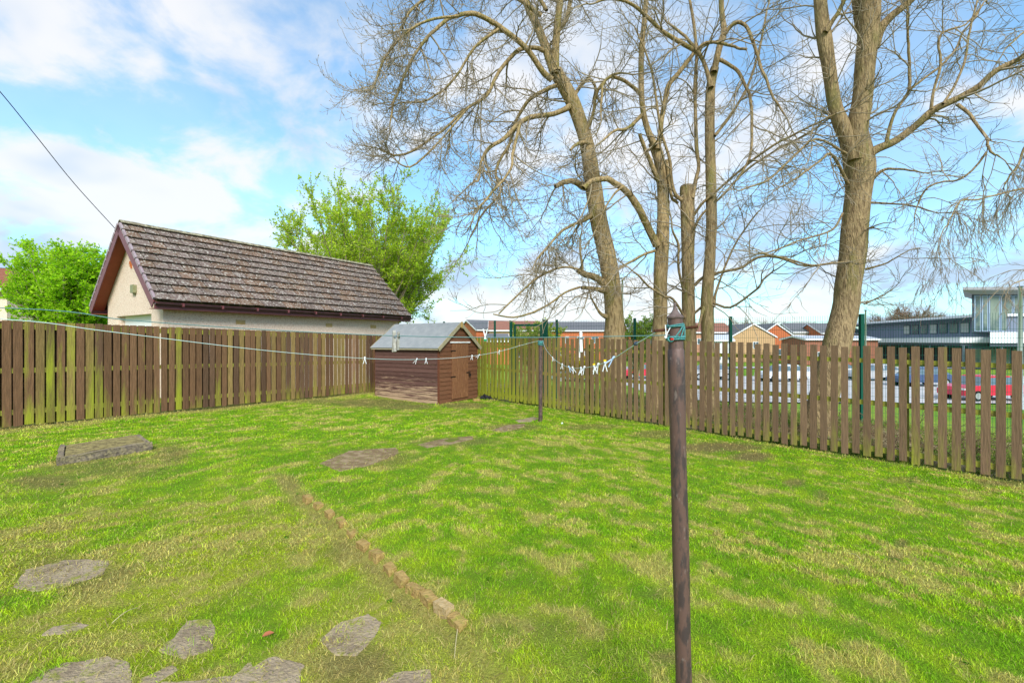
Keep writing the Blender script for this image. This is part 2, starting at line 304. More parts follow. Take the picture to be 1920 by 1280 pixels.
# ------------------------------------------------------------------ ground
RN = np.array([0.695, 0.719]); RP = np.array([-0.97, 13.7]); RD = np.array([0.719, -0.695])     # picket fence line
LN = np.array([-0.857, 0.515]); LP = np.array([-8.43, 7.42]); LD = np.array([0.515, 0.857])     # board fence line
def sR(x, y): return (x - RP[0]) * RN[0] + (y - RP[1]) * RN[1]
def sL(x, y): return (x - LP[0]) * LN[0] + (y - LP[1]) * LN[1]
def sB(x, y): return -(x + 0.378) * 0.755 - (y - 2.78) * 0.656      # + on the sunken side of the brick edging
def gz(x, y, bumps=True):
    x = np.asarray(x, float); y = np.asarray(y, float)
    xc = np.clip(x, -12, 12); yc = np.clip(y, -3, 18)
    z = -0.077 - 0.0304 * xc - 0.0038 * yc
    z = z - 1.50 * smooth(3.5, 15, sR(x, y))
    s = sB(x, y); z = z - 0.055 * smooth(-0.02, 0.07, s) * (1 - smooth(4.6, 5.6, y)) * (1 - smooth(1.2, 3.0, s))
    if bumps:
        near = (1 - smooth(14, 30, np.hypot(x, y)))
        z = z + near * (0.05 * (fbm(x * 0.7, y * 0.7, 2) - 0.5) + 0.022 * (fbm(x * 3, y * 3, 3, 5) - 0.5))
    return z
def G(px, py):
    u = (px - 960) / F; v = (py - 640) / F; Y = 1.677 / (v - 0.0304 * u - 0.0038)
    return np.array([u * Y, Y])
def GP(pts): return np.array([G(*p) for p in pts])
def inpoly(x, y, P):
    ins = np.zeros(np.shape(x), bool); n = len(P)
    for i in range(n):
        x1, y1 = P[i]; x2, y2 = P[(i + 1) % n]
        c = ((y1 > y) != (y2 > y)) & (x < (x2 - x1) * (y - y1) / (y2 - y1 + 1e-12) + x1); ins ^= c
    return ins
# flush slabs in the turf, traced on the ground: (outline px, material, label)
SLABS = [
 ([(600, 868), (655, 845), (745, 838), (748, 848), (700, 868), (636, 882)], 'slab_dark', "long mossy dark slab sunk in the lawn, start of the path to the far post"),
 ([(782, 833), (830, 822), (885, 817), (888, 823), (845, 834), (800, 840)], 'slab_dark', "narrow brown slab in the lawn, midway along the path to the far post"),
 ([(918, 806), (950, 796), (985, 793), (982, 800), (945, 810)], 'slab_dark', "small earthy slab in the lawn just short of the thin post"),
 ([(965, 787), (1000, 780), (1012, 783), (995, 790), (972, 791)], 'slab', "pale slab in the lawn at the foot of the thin post"),
 ([(70, 1262), (118, 1232), (200, 1216), (238, 1228), (236, 1262), (215, 1330), (20, 1340), (40, 1285)], 'slab', "large pale stepping slab speckled with straw, at the lower corner of the lawn"),
 ([(300, 1200), (332, 1172), (352, 1148), (392, 1146), (402, 1170), (398, 1196), (345, 1215)], 'slab', "kidney-shaped grey slab framed by moss, between two larger slabs"),
 ([(300, 1300), (312, 1262), (370, 1258), (440, 1250), (462, 1226), (512, 1214), (562, 1228), (552, 1262), (525, 1300), (475, 1345), (310, 1345)], 'slab', "broad dark grey slab with pale scratches, straw at its edge"),
 ([(604, 1176), (640, 1148), (690, 1134), (716, 1150), (700, 1176), (668, 1206), (628, 1204)], 'slab', "four-cornered grey slab with white stains beside the brick edging"),
 ([(688, 1300), (700, 1268), (740, 1244), (802, 1240), (806, 1276), (770, 1340), (690, 1340)], 'slab', "dark paving slab cut off by the lower edge, next to the brick edging"),
 ([(36, 1092), (50, 1062), (120, 1044), (200, 1040), (190, 1068), (120, 1090), (70, 1098)], 'slab', "tan slab half buried under dry clippings"),
 ([(80, 1180), (102, 1163), (150, 1152), (166, 1158), (140, 1172)], 'slab', "thin sliver of grey slab showing through the moss"),
 ([(252, 1278), (268, 1256), (318, 1232), (330, 1240), (300, 1262), (272, 1290)], 'slab', "mossy slab overgrown at its rim, between the pale slab and the broad dark one"),
]
SLABW = [GP(s[0]) for s in SLABS]
SLABW = [P if P[:, 1].min() > 4 else P.mean(0) + (P - P.mean(0)) * 1.07 for P in SLABW]
BROWN = [  # bare or dry patches: px centre, half sizes px, angle-free, strength
 (1350, 838, 95, 10, 1.0), (1410, 856, 42, 9, 1.0), (1240, 815, 60, 8, .7), (1110, 800, 60, 6, .6), (700, 858, 90, 16, .6), (850, 828, 80, 9, .6), (960, 800, 60, 8, .6),
 (545, 905, 22, 12, .6), (560, 930, 26, 9, .5), (1245, 1228, 30, 16, .9), (200, 872, 130, 24, .55), (85, 900, 70, 14, .8), (320, 850, 40, 18, .7), (1490, 905, 22, 8, .8),
 (1680, 1045, 16, 12, .8), (1690, 1020, 14, 8, .8), (140, 1065, 110, 32, .6), (670, 1225, 90, 40, .8), (640, 1020, 34, 20, .5), (700, 755, 90, 8, .8), (870, 760, 50, 6, .8),
 (760, 762, 60, 6, .8), (600, 752, 60, 5, .6), (1240, 1110, 35, 12, .35), (1540, 930, 12, 12, .6), (1700, 900, 40, 8, .5), (1880, 905, 60, 8, .8), (980, 1180, 120, 30, .35)]
BW = []
for px, py, a, b, s in BROWN:
    c = G(px, py); e1 = G(px + a, py) - c; e2 = G(px, py - b) - c
    BW.append((c, np.linalg.inv(np.array([e1, e2]).T), s))
GPW = [(G(*p), a) for p, a in (((470, 1160), .38), ((560, 1080), .35), ((250, 985), .4), ((40, 950), .5), ((60, 1120), .25), ((330, 905), .5), ((130, 1240), .2), ((740, 1000), .25))]
def lawn_masks(x, y):
    """straw, bare, olive, band noise for any point on the ground"""
    wr = smooth(-2.2, 0.8, x); ax = x * .719 - y * .695; bx_ = x * .695 + y * .719; al = x * .515 + y * .857; bl_ = -x * .857 + y * .515
    n1 = fbm(ax * 4.0, bx_ * 8.0, 3, 3.3) * wr + fbm(al * 3.4, bl_ * 7.0, 3, 7.7) * (1 - wr); n1 = .5 + (n1 - .5) / np.sqrt(wr ** 2 + (1 - wr) ** 2); n2 = fbm(x * 11, y * 11, 3, 8.1); n3 = fbm(x * 0.55, y * 0.55, 2, 1.7)
    straw = smooth(0.55, 0.67, 0.72 * n1 + 0.30 * n2 + 0.14 * (n3 - 0.5))
    olive = smooth(-0.35, 0.25, sB(x, y) + 0.5 * (n1 - 0.5)) * (1 - smooth(3.7, 5.4, y + 0.5 * (n1 - 0.5)))
    olive = np.maximum(olive, 0.55 * (1 - smooth(1.9, 3.6, y)) * (1 - smooth(0.2, 1.6, x)))
    gp = 0
    for c, a_ in GPW: gp = np.maximum(gp, 1 - smooth(0.5, 1.3, np.hypot(x - c[0], y - c[1]) / a_ + 0.8 * (n1 - 0.5)))
    olive = olive * (1 - 0.8 * gp); straw = straw * (1 - 0.6 * gp)
    straw = np.clip(straw + 0.45 * olive * smooth(0.42, 0.62, n2), 0, 1)
    bare = 0
    for c, Mi, s in BW:
        dx = x - c[0]; dy = y - c[1]; a = Mi[0, 0] * dx + Mi[0, 1] * dy; b = Mi[1, 0] * dx + Mi[1, 1] * dy
        bare = np.maximum(bare, s * (1 - smooth(0.5, 1.25, np.sqrt(a * a + b * b) + 0.7 * (n2 - 0.5))))
    bl = np.abs(sB(x, y) - 0.09) / 0.055; alo = smooth(1.2, 3.2, y) * (1 - smooth(5.3, 5.7, y)); bare = np.maximum(bare, 0.6 * alo * (1 - smooth(0.3, 1.2, bl + 2.2 * (n2 - 0.5)))); straw = np.maximum(straw, 0.8 * alo * (1 - smooth(0.8, 2.6, np.abs(bl) + 1.2 * (n1 - 0.5))))
    l = sL(x, y); r = sR(x, y)
    straw = np.maximum(straw, (1 - smooth(0.15, 0.6, np.abs(l) + 0.4 * (n1 - 0.5))) * 0.95)
    bare = np.maximum(bare, (1 - smooth(0.03, 0.28, np.abs(l) + 0.3 * (n2 - 0.5))) * 0.6)
    bare = np.maximum(bare, (1 - smooth(0.02, 0.22, np.abs(r) + 0.3 * (n2 - 0.5))) * 0.45)
    return straw, bare, olive, n1, n2
def mixc(a, b, t): t = np.asarray(t)[..., None]; return a * (1 - t) + b * t
def lawn_col(x, y):
    straw, bare, olive, n1, n2 = lawn_masks(x, y)
    g = mixc(np.array([.225, .45, .014]), np.array([.41, .60, .020]), smooth(0.35, 0.65, 0.5 * n1 + 0.5 * fbm(x * 9, y * 9, 2, 4)))
    g = mixc(g, np.array([.56, .60, .035]), 0.50 * olive)
    g = mixc(g, np.array([.70, .64, .16]), 0.85 * straw)
    g = mixc(g, np.array([.33, .235, .105]), 0.85 * bare)
    return g
def far_col(x, y, c):
    r = sR(x, y); l = sL(x, y); n = fbm(x * 1.3, y * 1.3, 4, 2.2); n2 = fbm(x * 0.12, y * 0.12, 3, 7)
    litter = mixc(np.array([.17, .115, .06]), np.array([.46, .36, .20]), smooth(0.35, 0.7, fbm(x * 7, y * 7, 3)))
    litter = mixc(litter, np.array([.13, .27, .02]), smooth(0.45, 0.6, n) * 0.8)
    mead = mixc(np.array([.13, .30, .02]), np.array([.26, .36, .04]), smooth(0.3, 0.7, n2 * 0.5 + n * 0.5))
    o = mixc(litter, mead, smooth(3.2, 5.5, r))
    c = mixc(c, o, smooth(0.0, 0.3, r))
    c = mixc(c, mead * 0.8, smooth(0.1, 0.6, l) * (r < 0))
    return c
def axis(lo, hi, st, out, n):
    a = list(np.arange(lo, hi + 1e-6, st)); d = st; x = a[-1]; y = a[0]; R_ = []; L_ = []
    k = (out / (n * st)) ; q = 1.0
    e = np.geomspace(st, out, n)
    return np.array(sorted([lo - v for v in e] + a + [hi + v for v in e]))
xs = axis(-9.6, 9.6, 0.075, 1800, 60); ys = axis(0.3, 16.8, 0.075, 2200, 60)
GX, GY = np.meshgrid(xs, ys); GZ = gz(GX, GY)
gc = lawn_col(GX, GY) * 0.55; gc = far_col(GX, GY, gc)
nx, ny = len(xs), len(ys)
i = np.arange(ny - 1)[:, None]; j = np.arange(nx - 1)[None, :]
gf = np.stack([i * nx + j, i * nx + j + 1, (i + 1) * nx + j + 1, (i + 1) * nx + j], -1).reshape(-1, 4)
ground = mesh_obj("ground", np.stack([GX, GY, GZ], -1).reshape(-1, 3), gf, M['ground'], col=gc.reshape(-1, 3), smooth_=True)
tag(ground, "garden lawn and the rougher ground sloping away beyond the fences", None, kind='structure')

def sheet(name, pts, z, m, label):
    o = mesh_obj(name, [(x, y, z) for x, y in pts], [list(range(len(pts)))], m); tag(o, label, None, kind='structure'); return o
ZB = -1.942       # level of the land below the garden
sheet("road", [(-18, 37), (14, 26.2), (90, 24), (90, 46), (-18, 46)], ZB + 0.015, M['tarmac'], "pale tarmac car park beyond the green fence")
sheet("pavement", [(-30, 60), (95, 58), (95, 63), (-30, 64)], ZB + 0.02, M['tarmac'], "pale path along the verge in front of the long building")

# ------------------------------------------------------------------ grass blades
SHED_FOOT = None
def blades(name, x, y, length, width, lean, colr, label, rnd):
    n = len(x); z = gz(x, y) - 0.002
    th = rnd.random(n) * 2 * math.pi; az = rnd.random(n) * 2 * math.pi
    d = np.stack([np.cos(th), np.sin(th)], -1); wv = np.stack([-np.sin(az), np.cos(az)], -1) * width[:, None] * 0.5
    P = np.zeros((n, 5, 3)); base = np.stack([x, y, z], -1)
    up1 = length * 0.55 * np.cos(lean * 0.6); out1 = length * 0.55 * np.sin(lean * 0.6)
    l2 = np.minimum(lean * 1.5, 1.65); up2 = up1 + length * 0.45 * np.cos(l2); out2 = out1 + length * 0.45 * np.sin(l2)
    P[:, 0, :2] = base[:, :2] - wv; P[:, 1, :2] = base[:, :2] + wv; P[:, 0, 2] = P[:, 1, 2] = z
    mid = base[:, :2] + d * out1[:, None]
    P[:, 2, :2] = mid + wv * 0.8; P[:, 3, :2] = mid - wv * 0.8; P[:, 2, 2] = P[:, 3, 2] = z + up1
    P[:, 4, :2] = base[:, :2] + d * out2[:, None]; P[:, 4, 2] = z + np.maximum(up2, 0.004)
    k = np.arange(n)[:, None] * 5
    tri = np.concatenate([k + [[0, 1, 2]], k + [[0, 2, 3]], k + [[3, 2, 4]]], 1).reshape(-1, 3)
    C = np.repeat(colr[:, None, :], 5, 1).reshape(-1, 3)
    o = mesh_obj(name, P.reshape(-1, 3), tri, M['grass'], col=C); tag(o, label, "grass", kind='stuff'); return o
def brushwood():
    rnd = np.random.default_rng(77); n = 620; t = 3.5 + rnd.random(n) * 11; s = 0.35 + rnd.random(n) * 3.2
    x = RP[0] + RD[0] * t + RN[0] * s; y = RP[1] + RD[1] * t + RN[1] * s; k = fbm(x * .9, y * .9, 2, 12) > .42; x, y = x[k], y[k]; n = len(x)
    S = np.stack([x, y, gz(x, y)], 1); a = rnd.random(n) * 6.28; D = np.stack([np.cos(a) * .8, np.sin(a) * .8, .5 + rnd.random(n)], 1); D /= np.linalg.norm(D, axis=1, keepdims=True)
    P, q = grow(S, D, .35 + .75 * rnd.random(n), np.full(n, .006), np.full(n, .003), 8, .9, 0, .12, rnd); V, Fq = tubes_bulk(P, q, 3)
    S2, D2, R2, t2 = spawn(P, q, 4, (20, 60), rnd, .2); P2, q2 = grow(S2, D2, .15 + .25 * rnd.random(len(S2)), np.full(len(S2), .004), np.full(len(S2), .002), 4, .5, 0, .1, rnd); V2, F2 = tubes_bulk(P2, q2, 3)
    o = mesh_obj("brushwood", np.vstack([V, V2]), np.vstack([Fq, F2 + len(V)]), M['twigpale2']); tag(o, "dead brambles and fallen sticks heaped behind the picket fence", "brushwood", kind='stuff')
def make_lawn():
    rnd = np.random.default_rng(21); X = []; Y = []; LV = []
    for lo, hi, dens in ((1.0, 2.6, 16000), (2.6, 4.2, 11500), (4.2, 6.5, 5200), (6.5, 9.5, 2700), (9.5, 16, 1500)):
        half = hi * 1.25 + 0.5; area = 2 * half * (hi - lo); n = int(area * dens)
        x = (rnd.random(n) * 2 - 1) * half; y = lo + rnd.random(n) * (hi - lo)
        keep = (np.abs(x) < 1.2 * y + 0.5) & (sR(x, y) < 0.06) & (sL(x, y) < 0.02)
        x = x[keep]; y = y[keep]
        clump = fbm(x * 14, y * 14, 2, 6); keep = rnd.random(len(x)) < 0.45 + 1.1 * smooth(0.3, 0.7, clump)
        X.append(x[keep]); Y.append(y[keep])
    x = np.concatenate(X); y = np.concatenate(Y)
    keep = np.ones(len(x), bool)
    for P in SLABW:
        c = P.mean(0); Q = c + (P - c) * 0.97
        ins = inpoly(x + 0.14 * (fbm(x * 8, y * 8, 3) - .5), y + 0.14 * (fbm(x * 8, y * 8, 3, 9) - .5), Q); keep &= ~(ins & (rnd.random(len(x)) > 0.07 + 0.35 * smooth(.5, .62, fbm(x * 7, y * 7, 3, 44))))
    straw, bare, olive, n1, n2 = lawn_masks(x, y)
    keep &= rnd.random(len(x)) > bare * 0.75
    ex = SHED_POLY; keep &= ~inpoly(x, y, ex); keep &= ~inpoly(x, y, BLOCK_POLY)
    x, y, straw, bare, olive, n1, n2 = [q[keep] for q in (x, y, straw, bare, olive, n1, n2)]
    n = len(x); D = np.hypot(x, y)
    edge = np.exp(-(np.minimum(np.abs(sR(x, y)), np.abs(sL(x, y))) / 0.12) ** 2)
    tall = np.exp(-(np.hypot(x - 0.63, y - 9.8) / 0.15) ** 2)
    for c0 in SHED_POLY: tall = np.maximum(tall, 0.6 * np.exp(-(np.hypot(x - c0[0], y - c0[1]) / 0.3) ** 2))
    ln = (0.014 + 0.022 * rnd.random(n) ** 1.5) * (1 + 0.35 * straw) * (0.7 + 0.6 * fbm(x * 3, y * 3, 2, 2)) + 0.03 * smooth(.62, .75, fbm(x * 5, y * 5, 2, 31)) * rnd.random(n) + 0.03 * np.exp(-((sB(x, y) - .02) / .05) ** 2) * (y < 5.5) * rnd.random(n) + 0.05 * edge * rnd.random(n) ** 2 + 0.09 * tall * rnd.random(n)
    wd = np.where(D < 4, 0.0025, np.where(D < 8, 0.0042, 0.0075)) * (0.7 + 0.6 * rnd.random(n))
    lean = 0.35 + 0.9 * rnd.random(n) + 0.5 * olive * rnd.random(n) - 0.5 * tall
    c = lawn_col(x, y)
    isdry = rnd.random(n) < (0.07 + 0.45 * straw + 0.22 * olive + 0.4 * bare)
    dry = np.array([.46, .40, .13])[None] * (0.7 + 0.6 * rnd.random((n, 1))); c = np.where(isdry[:, None], dry, c)
    c = c * (0.50 + 1.05 * rnd.random((n, 1))); c[:, 0] *= 0.85 + 0.3 * rnd.random(n)
    blades("grass", x, y, ln, wd, lean, c, "short mown garden grass, patchy green and straw yellow", rnd)
    # loose clippings and dead straw lying flat on the turf and over the slab edges
    m_ = 34000; x2 = (rnd.random(m_) * 2 - 1) * 6.5; y2 = 1.3 + rnd.random(m_) * 6.0; st2, ba2, ol2, _a, _b = lawn_masks(x2, y2)
    k2 = (np.abs(x2) < 1.2 * y2 + .4) & (sL(x2, y2) < 0) & (sR(x2, y2) < 0) & (rnd.random(m_) < 0.10 + 0.5 * ol2 + 0.5 * st2 + .4 * ba2) & ~inpoly(x2, y2, BLOCK_POLY); x2, y2 = x2[k2], y2[k2]; m_ = len(x2)
    c2 = mixc(np.array([.50, .42, .16])[None], np.array([.30, .22, .10])[None], rnd.random(m_) ** 2) * (0.7 + 0.6 * rnd.random((m_, 1)))
    blades("straw_clippings", x2, y2, 0.035 + 0.07 * rnd.random(m_) ** 1.5, 0.0022 + 0.0018 * rnd.random(m_) + 0.0006 * np.hypot(x2, y2) * .4, 1.25 + .35 * rnd.random(m_), c2, "dry clippings and dead straw lying on the turf", rnd)
    # broad-leaved weeds and moss tufts
    m_ = 300; cx = (rnd.random(m_) * 2 - 1) * 8; cy = 1.6 + rnd.random(m_) * 10; k2 = (np.abs(cx) < 1.2 * cy) & (sL(cx, cy) < -.2) & (sR(cx, cy) < -.2) & ~np.any([inpoly(cx, cy, P.mean(0) + (P - P.mean(0)) * 1.2) for P in SLABW + [BLOCK_POLY]], axis=0); cx, cy = cx[k2], cy[k2]
    x2 = np.repeat(cx, 9) + rnd.normal(0, .012, len(cx) * 9); y2 = np.repeat(cy, 9) + rnd.normal(0, .012, len(cx) * 9); m_ = len(x2)
    c2 = np.array([.09, .24, .012])[None] * (0.7 + 0.7 * rnd.random((m_, 1)))
    blades("lawn_weeds", x2, y2, 0.018 + 0.022 * rnd.random(m_), 0.008 + 0.007 * rnd.random(m_), 0.9 + .5 * rnd.random(m_), c2, "small dark broad-leaved weeds scattered through the lawn", rnd)
    # rough growth between and beyond the fences
    n = 60000; t = rnd.random(n) * 15.5 - 1.5; s = 0.08 + rnd.random(n) ** 1.3 * 6.5
    x = RP[0] + RD[0] * t + RN[0] * s; y = RP[1] + RD[1] * t + RN[1] * s
    keep = fbm(x * 1.3, y * 1.3, 4, 2.2) > 0.36 + 0.2 * rnd.random(n) - 0.3 * (s > 4); x = x[keep]; y = y[keep]; n = len(x)
    c = mixc(np.array([.10, .26, .02])[None], np.array([.36, .33, .09])[None], rnd.random(n)) * (0.7 + 0.5 * rnd.random((n, 1)))
    blades("undergrowth", x, y, 0.06 + 0.16 * rnd.random(n) ** 2, 0.008 + 0.008 * rnd.random(n), 0.2 + rnd.random(n), c, "rough grass and weeds growing behind the picket fence", rnd)

# ------------------------------------------------------------------ fences
def set_alg(o, alg):
    a = o.data.attributes.new("Alg", 'FLOAT', 'POINT'); a.data.foreach_set("value", np.asarray(alg, np.float32))
def boards(name, mat_, root, specs, lv=5):
    """specs: (x, y, dir, nrm, width, thick, z0, z1, colour, alg_base, alg_low); each board is a tall box cut into lv levels"""
    V = []; Fq = []; C = []; A = []; n0 = 0
    for (x, y, d, nr, wd, th, z0, z1, c, ab, al) in specs:
        tilt = R.uniform(-0.006, 0.006)
        ring = [(-wd / 2, 0), (wd / 2, 0), (wd / 2, th), (-wd / 2, th)]
        for k in range(lv):
            t = k / (lv - 1); z = z0 + (z1 - z0) * t
            for (a, b) in ring:
                V.append((x + d[0] * (a + tilt * t) + nr[0] * b, y + d[1] * (a + tilt * t) + nr[1] * b, z)); C.append(c)
                A.append(ab + al * max(0, 1 - t * 2.6) ** 1.2)
        for k in range(lv - 1):
            for q in range(4):
                q2 = (q + 1) % 4; Fq.append((n0 + k * 4 + q, n0 + k * 4 + q2, n0 + k * 4 + 4 + q2, n0 + k * 4 + 4 + q))
        Fq.append((n0 + 3, n0 + 2, n0 + 1, n0)); e = n0 + (lv - 1) * 4; Fq.append((e, e + 1, e + 2, e + 3)); n0 += lv * 4
    b = Vector(root.location)
    o = mesh_obj(name, np.array(V) - np.array(b), Fq, mat_, root, np.array(C)); set_alg(o, A)
    # fix winding
    import bmesh
    bm = bmesh.new(); bm.from_mesh(o.data); bmesh.ops.recalc_face_normals(bm, faces=bm.faces); bm.to_mesh(o.data); bm.free()
    return o
def fence_left():
    base = LP + LD * (-3.2); root = thing("board_fence", (base[0], base[1], float(gz(*base, False))), "tall close-boarded brown fence streaked with yellow-green algae, before the garage", "fence")
    t = -3.2; bay = 0; nrm = LN; bays = []; tops = lambda x, y: float(gz(x, y, False)) + 1.80
    cur = []; back = []
    while t < 9.8:
        p = LP + LD * t; x, y = p; zt = tops(x, y) + R.uniform(-.006, .006); zb = float(gz(x, y, False)) + 0.025 + R.uniform(0, .02)
        br = R.uniform(0.8, 1.2); c = np.array([.185, .100, .052]) * br
        if R.random() < 0.3: c = np.array([.14, .080, .048]) * br
        if R.random() < 0.2: c = np.array([.28, .19, .07]) * br
        if R.random() < 0.05: c = np.array([.34, .20, .12]) * br
        ab = R.choice([-.35, -.25, -.15, -.05, 0.05, 0.2, 0.4]) if t < 3 else R.choice([-.35, -.3, -.3, -.2, -.1, .1])
        if t > 7.2: ab += 0.12
        cur.append((x, y, LD, nrm, 0.107 * R.uniform(.96, 1.05), 0.012, zb, zt, c, ab, R.uniform(0.1, 0.7)))
        q = p + LD * 0.065 + nrm * 0.075; abs(t + .065 - 2.21) > .085 and back.append((q[0], q[1], LD, nrm, 0.10, 0.02, zb, zt - .01, np.array([.10, .055, .035]), .05, .3))
        t += 0.131
        if len(cur) == 14 or t >= 9.8:
            bays.append((t, cur, back)); cur = []; back = []
    for k, (t1, cur, back) in enumerate(bays):
        boards("board_panel", M['wood_l'], root, cur, 6); boards("added_back_panel", M['wood_l'], root, back, 4)  # rear board layer added behind the gaps to make them dark
    z = lambda p, h: float(gz(p[0], p[1], False)) + h
    for h, hh in ((1.66, .10), (0.92, .085), (0.22, .085)):
        a = LP + LD * -3.25 + nrm * 0.014; b = LP + LD * 9.85 + nrm * 0.014
        e = np.array([b[0] - a[0], b[1] - a[1], z(b, 0) - z(a, 0)])
        mb = MB(); mb.box((a[0], a[1], z(a, h)), e, (nrm[0] * .05, nrm[1] * .05, 0), (0, 0, hh)); part(mb, "rail", M['rail'], root)
    for k in range(8):
        p = LP + LD * (-3.1 + 1.834 * k) + nrm * 0.098
        mb = MB(); mb.box((p[0], p[1], z(p, -0.1)), (LD[0] * .09, LD[1] * .09, 0), (nrm[0] * .09, nrm[1] * .09, 0), (0, 0, 1.86)); part(mb, "post", M['rail'], root)
def fence_right():
    base = RP + RD * 5; root = thing("picket_fence", (base[0], base[1], float(gz(*base, False))), "grey-brown picket fence with gaps and mossy rails, in front of the bare trees", "fence")
    t = -2.1; nrm = RN; cur = []; bays = []
    while t < 14.2:
        p = RP + RD * t; x, y = p; g = float(gz(x, y, False)); zt = g + 1.80 + R.uniform(-.018, .016) - 0.05 * float(smooth(5, 9, t)) + 0.05 * float(smooth(-2, 3, t)) ; zb = g + 0.03 + R.uniform(-.01, .03)
        f = float(smooth(-1, 6.5, t)); br = R.uniform(.85, 1.18)
        c = (np.array([.25, .17, .06]) * (1 - f) + np.array([.205, .128, .075]) * f) * br
        ab = 0.40 * (1 - f) - 0.02 + R.uniform(-.12, .12) + (0.25 if t < 1.5 else 0)
        cur.append((x, y, RD, nrm, 0.096 * R.uniform(.97, 1.03), 0.02, zb, zt, c, ab, R.uniform(.2, .5) + 0.4 * (1 - f)))
        t += 0.146
        if len(cur) == 13 or t >= 14.2: bays.append(cur); cur = []
    for cur in bays: boards("picket_panel", M['wood_r'], root, cur, 6)
    z = lambda p, h: float(gz(p[0], p[1], False)) + h
    for h, hh in ((1.535, .07), (0.86, .075), (0.12, .085)):
        a = RP + RD * -2.2 + nrm * 0.022; b = RP + RD * 14.3 + nrm * 0.022
        e = np.array([b[0] - a[0], b[1] - a[1], z(b, 0) - z(a, 0)])
        mb = MB(); mb.box((a[0], a[1], z(a, h)), e, (nrm[0] * .05, nrm[1] * .05, 0), (0, 0, hh)); part(mb, "rail", M['rail'], root)
    for k in range(9):
        p = RP + RD * (-2.0 + 1.95 * k) + nrm * 0.074
        mb = MB(); mb.box((p[0], p[1], z(p, -0.1)), (RD[0] * .09, RD[1] * .09, 0), (nrm[0] * .09, nrm[1] * .09, 0), (0, 0, 1.80)); part(mb, "post", M['rail'], root)
def mesh_fence():
    root = thing("mesh_fence", (5.87, 12.1, -0.4), "dark green welded mesh fence with square posts, just beyond the bare trees", "fence")
    pts = [(11.35, 9.9), (8.53, 11.0), (5.87, 12.1), (3.54, 13.0), (1.38, 13.85), (-0.05, 14.35)]
    top = 2.27
    wires = MB(); V = []; n = 0
    def post(p, wd=0.065, t=top, nm="post", root_=root):
        mb = MB(); g = float(gz(*p)); mb.bbox(p[0] - wd / 2, p[0] + wd / 2, p[1] - wd / 2, p[1] + wd / 2, g - .1, t); part(mb, nm, M['green_metal'], root_)
    for p in pts: post(p, 0.085 if p[0] > 8 else 0.065)
    post((-0.55, 14.5)); post((-2.3, 15.25))
    segs = list(zip(pts[:-1], pts[1:])) + [((-0.55, 14.5), (-2.3, 15.25))]
    def panel(a, b, rt):
        wb = MB(); a = np.array(a); b = np.array(b); L = np.linalg.norm(b - a); d = (b - a) / L; g = float(gz(*a))
        for k in range(1, int(L / 0.05)):
            q = a + d * 0.05 * k; wb.add(*wire((q[0], q[1], min(g, float(gz(*q))) - .02), (q[0], q[1], top - .03), 0.0032))
        zz = g
        for h in np.arange(0.1, 2.6, 0.2):
            if g + h < top - .02:
                for off in (-.004, .004): wb.add(*wire((a[0], a[1] + off, g + h), (b[0], b[1] + off, g + h), 0.0035))
        part(wb, "mesh_panel", M['green_metal'], rt)
    for a, b in segs: panel(a, b, root)
    # wide gate between two heavy posts
    gate = thing("mesh_gate", (-0.1, 14.4, -0.3), "green mesh gate in a square tube frame, between two thick posts", "gate")
    gy = 14.45; x0 = (958 - 960) / F * gy; x1 = (1022 - 960) / F * gy; tz = CZ + 38 / F * gy
    mb = MB(); mb.bbox(x0 - .05, x0 + .05, gy - .05, gy + .05, -0.6, tz); part(mb, "gate_post", M['green_metal'], gate)
    mb = MB(); mb.bbox(x1 - .09, x1 + .09, gy - .05, gy + .05, -0.6, tz + .05); part(mb, "gate_post", M['green_metal'], gate)
    mb = MB(); mb.bbox(x0 + .10, x0 + .16, gy - .03, gy + .03, -0.3, tz - .1); mb.bbox(x1 - .16, x1 - .10, gy - .03, gy + .03, -0.3, tz - .1)
    mb.bbox(x0 + .16, x1 - .16, gy - .03, gy + .03, tz - .16, tz - .1); mb.bbox(x0 + .16, x1 - .16, gy - .03, gy + .03, -0.3, -0.24); part(mb, "gate_frame", M['green_metal'], gate)
    wb = MB()
    for xx in np.arange(x0 + .2, x1 - .16, 0.05): wb.add(*wire((xx, gy, -0.26), (xx, gy, tz - .13), 0.003))
    for h in np.arange(-.1, tz - .2, 0.2): wb.add(*wire((x0 + .16, gy, h), (x1 - .16, gy, h), 0.0035))
    part(wb, "mesh_panel", M['green_metal'], gate)
def wire(a, b, r):
    V, Fq = tube([a, b], r, 3); return V, [tuple(f) for f in Fq]

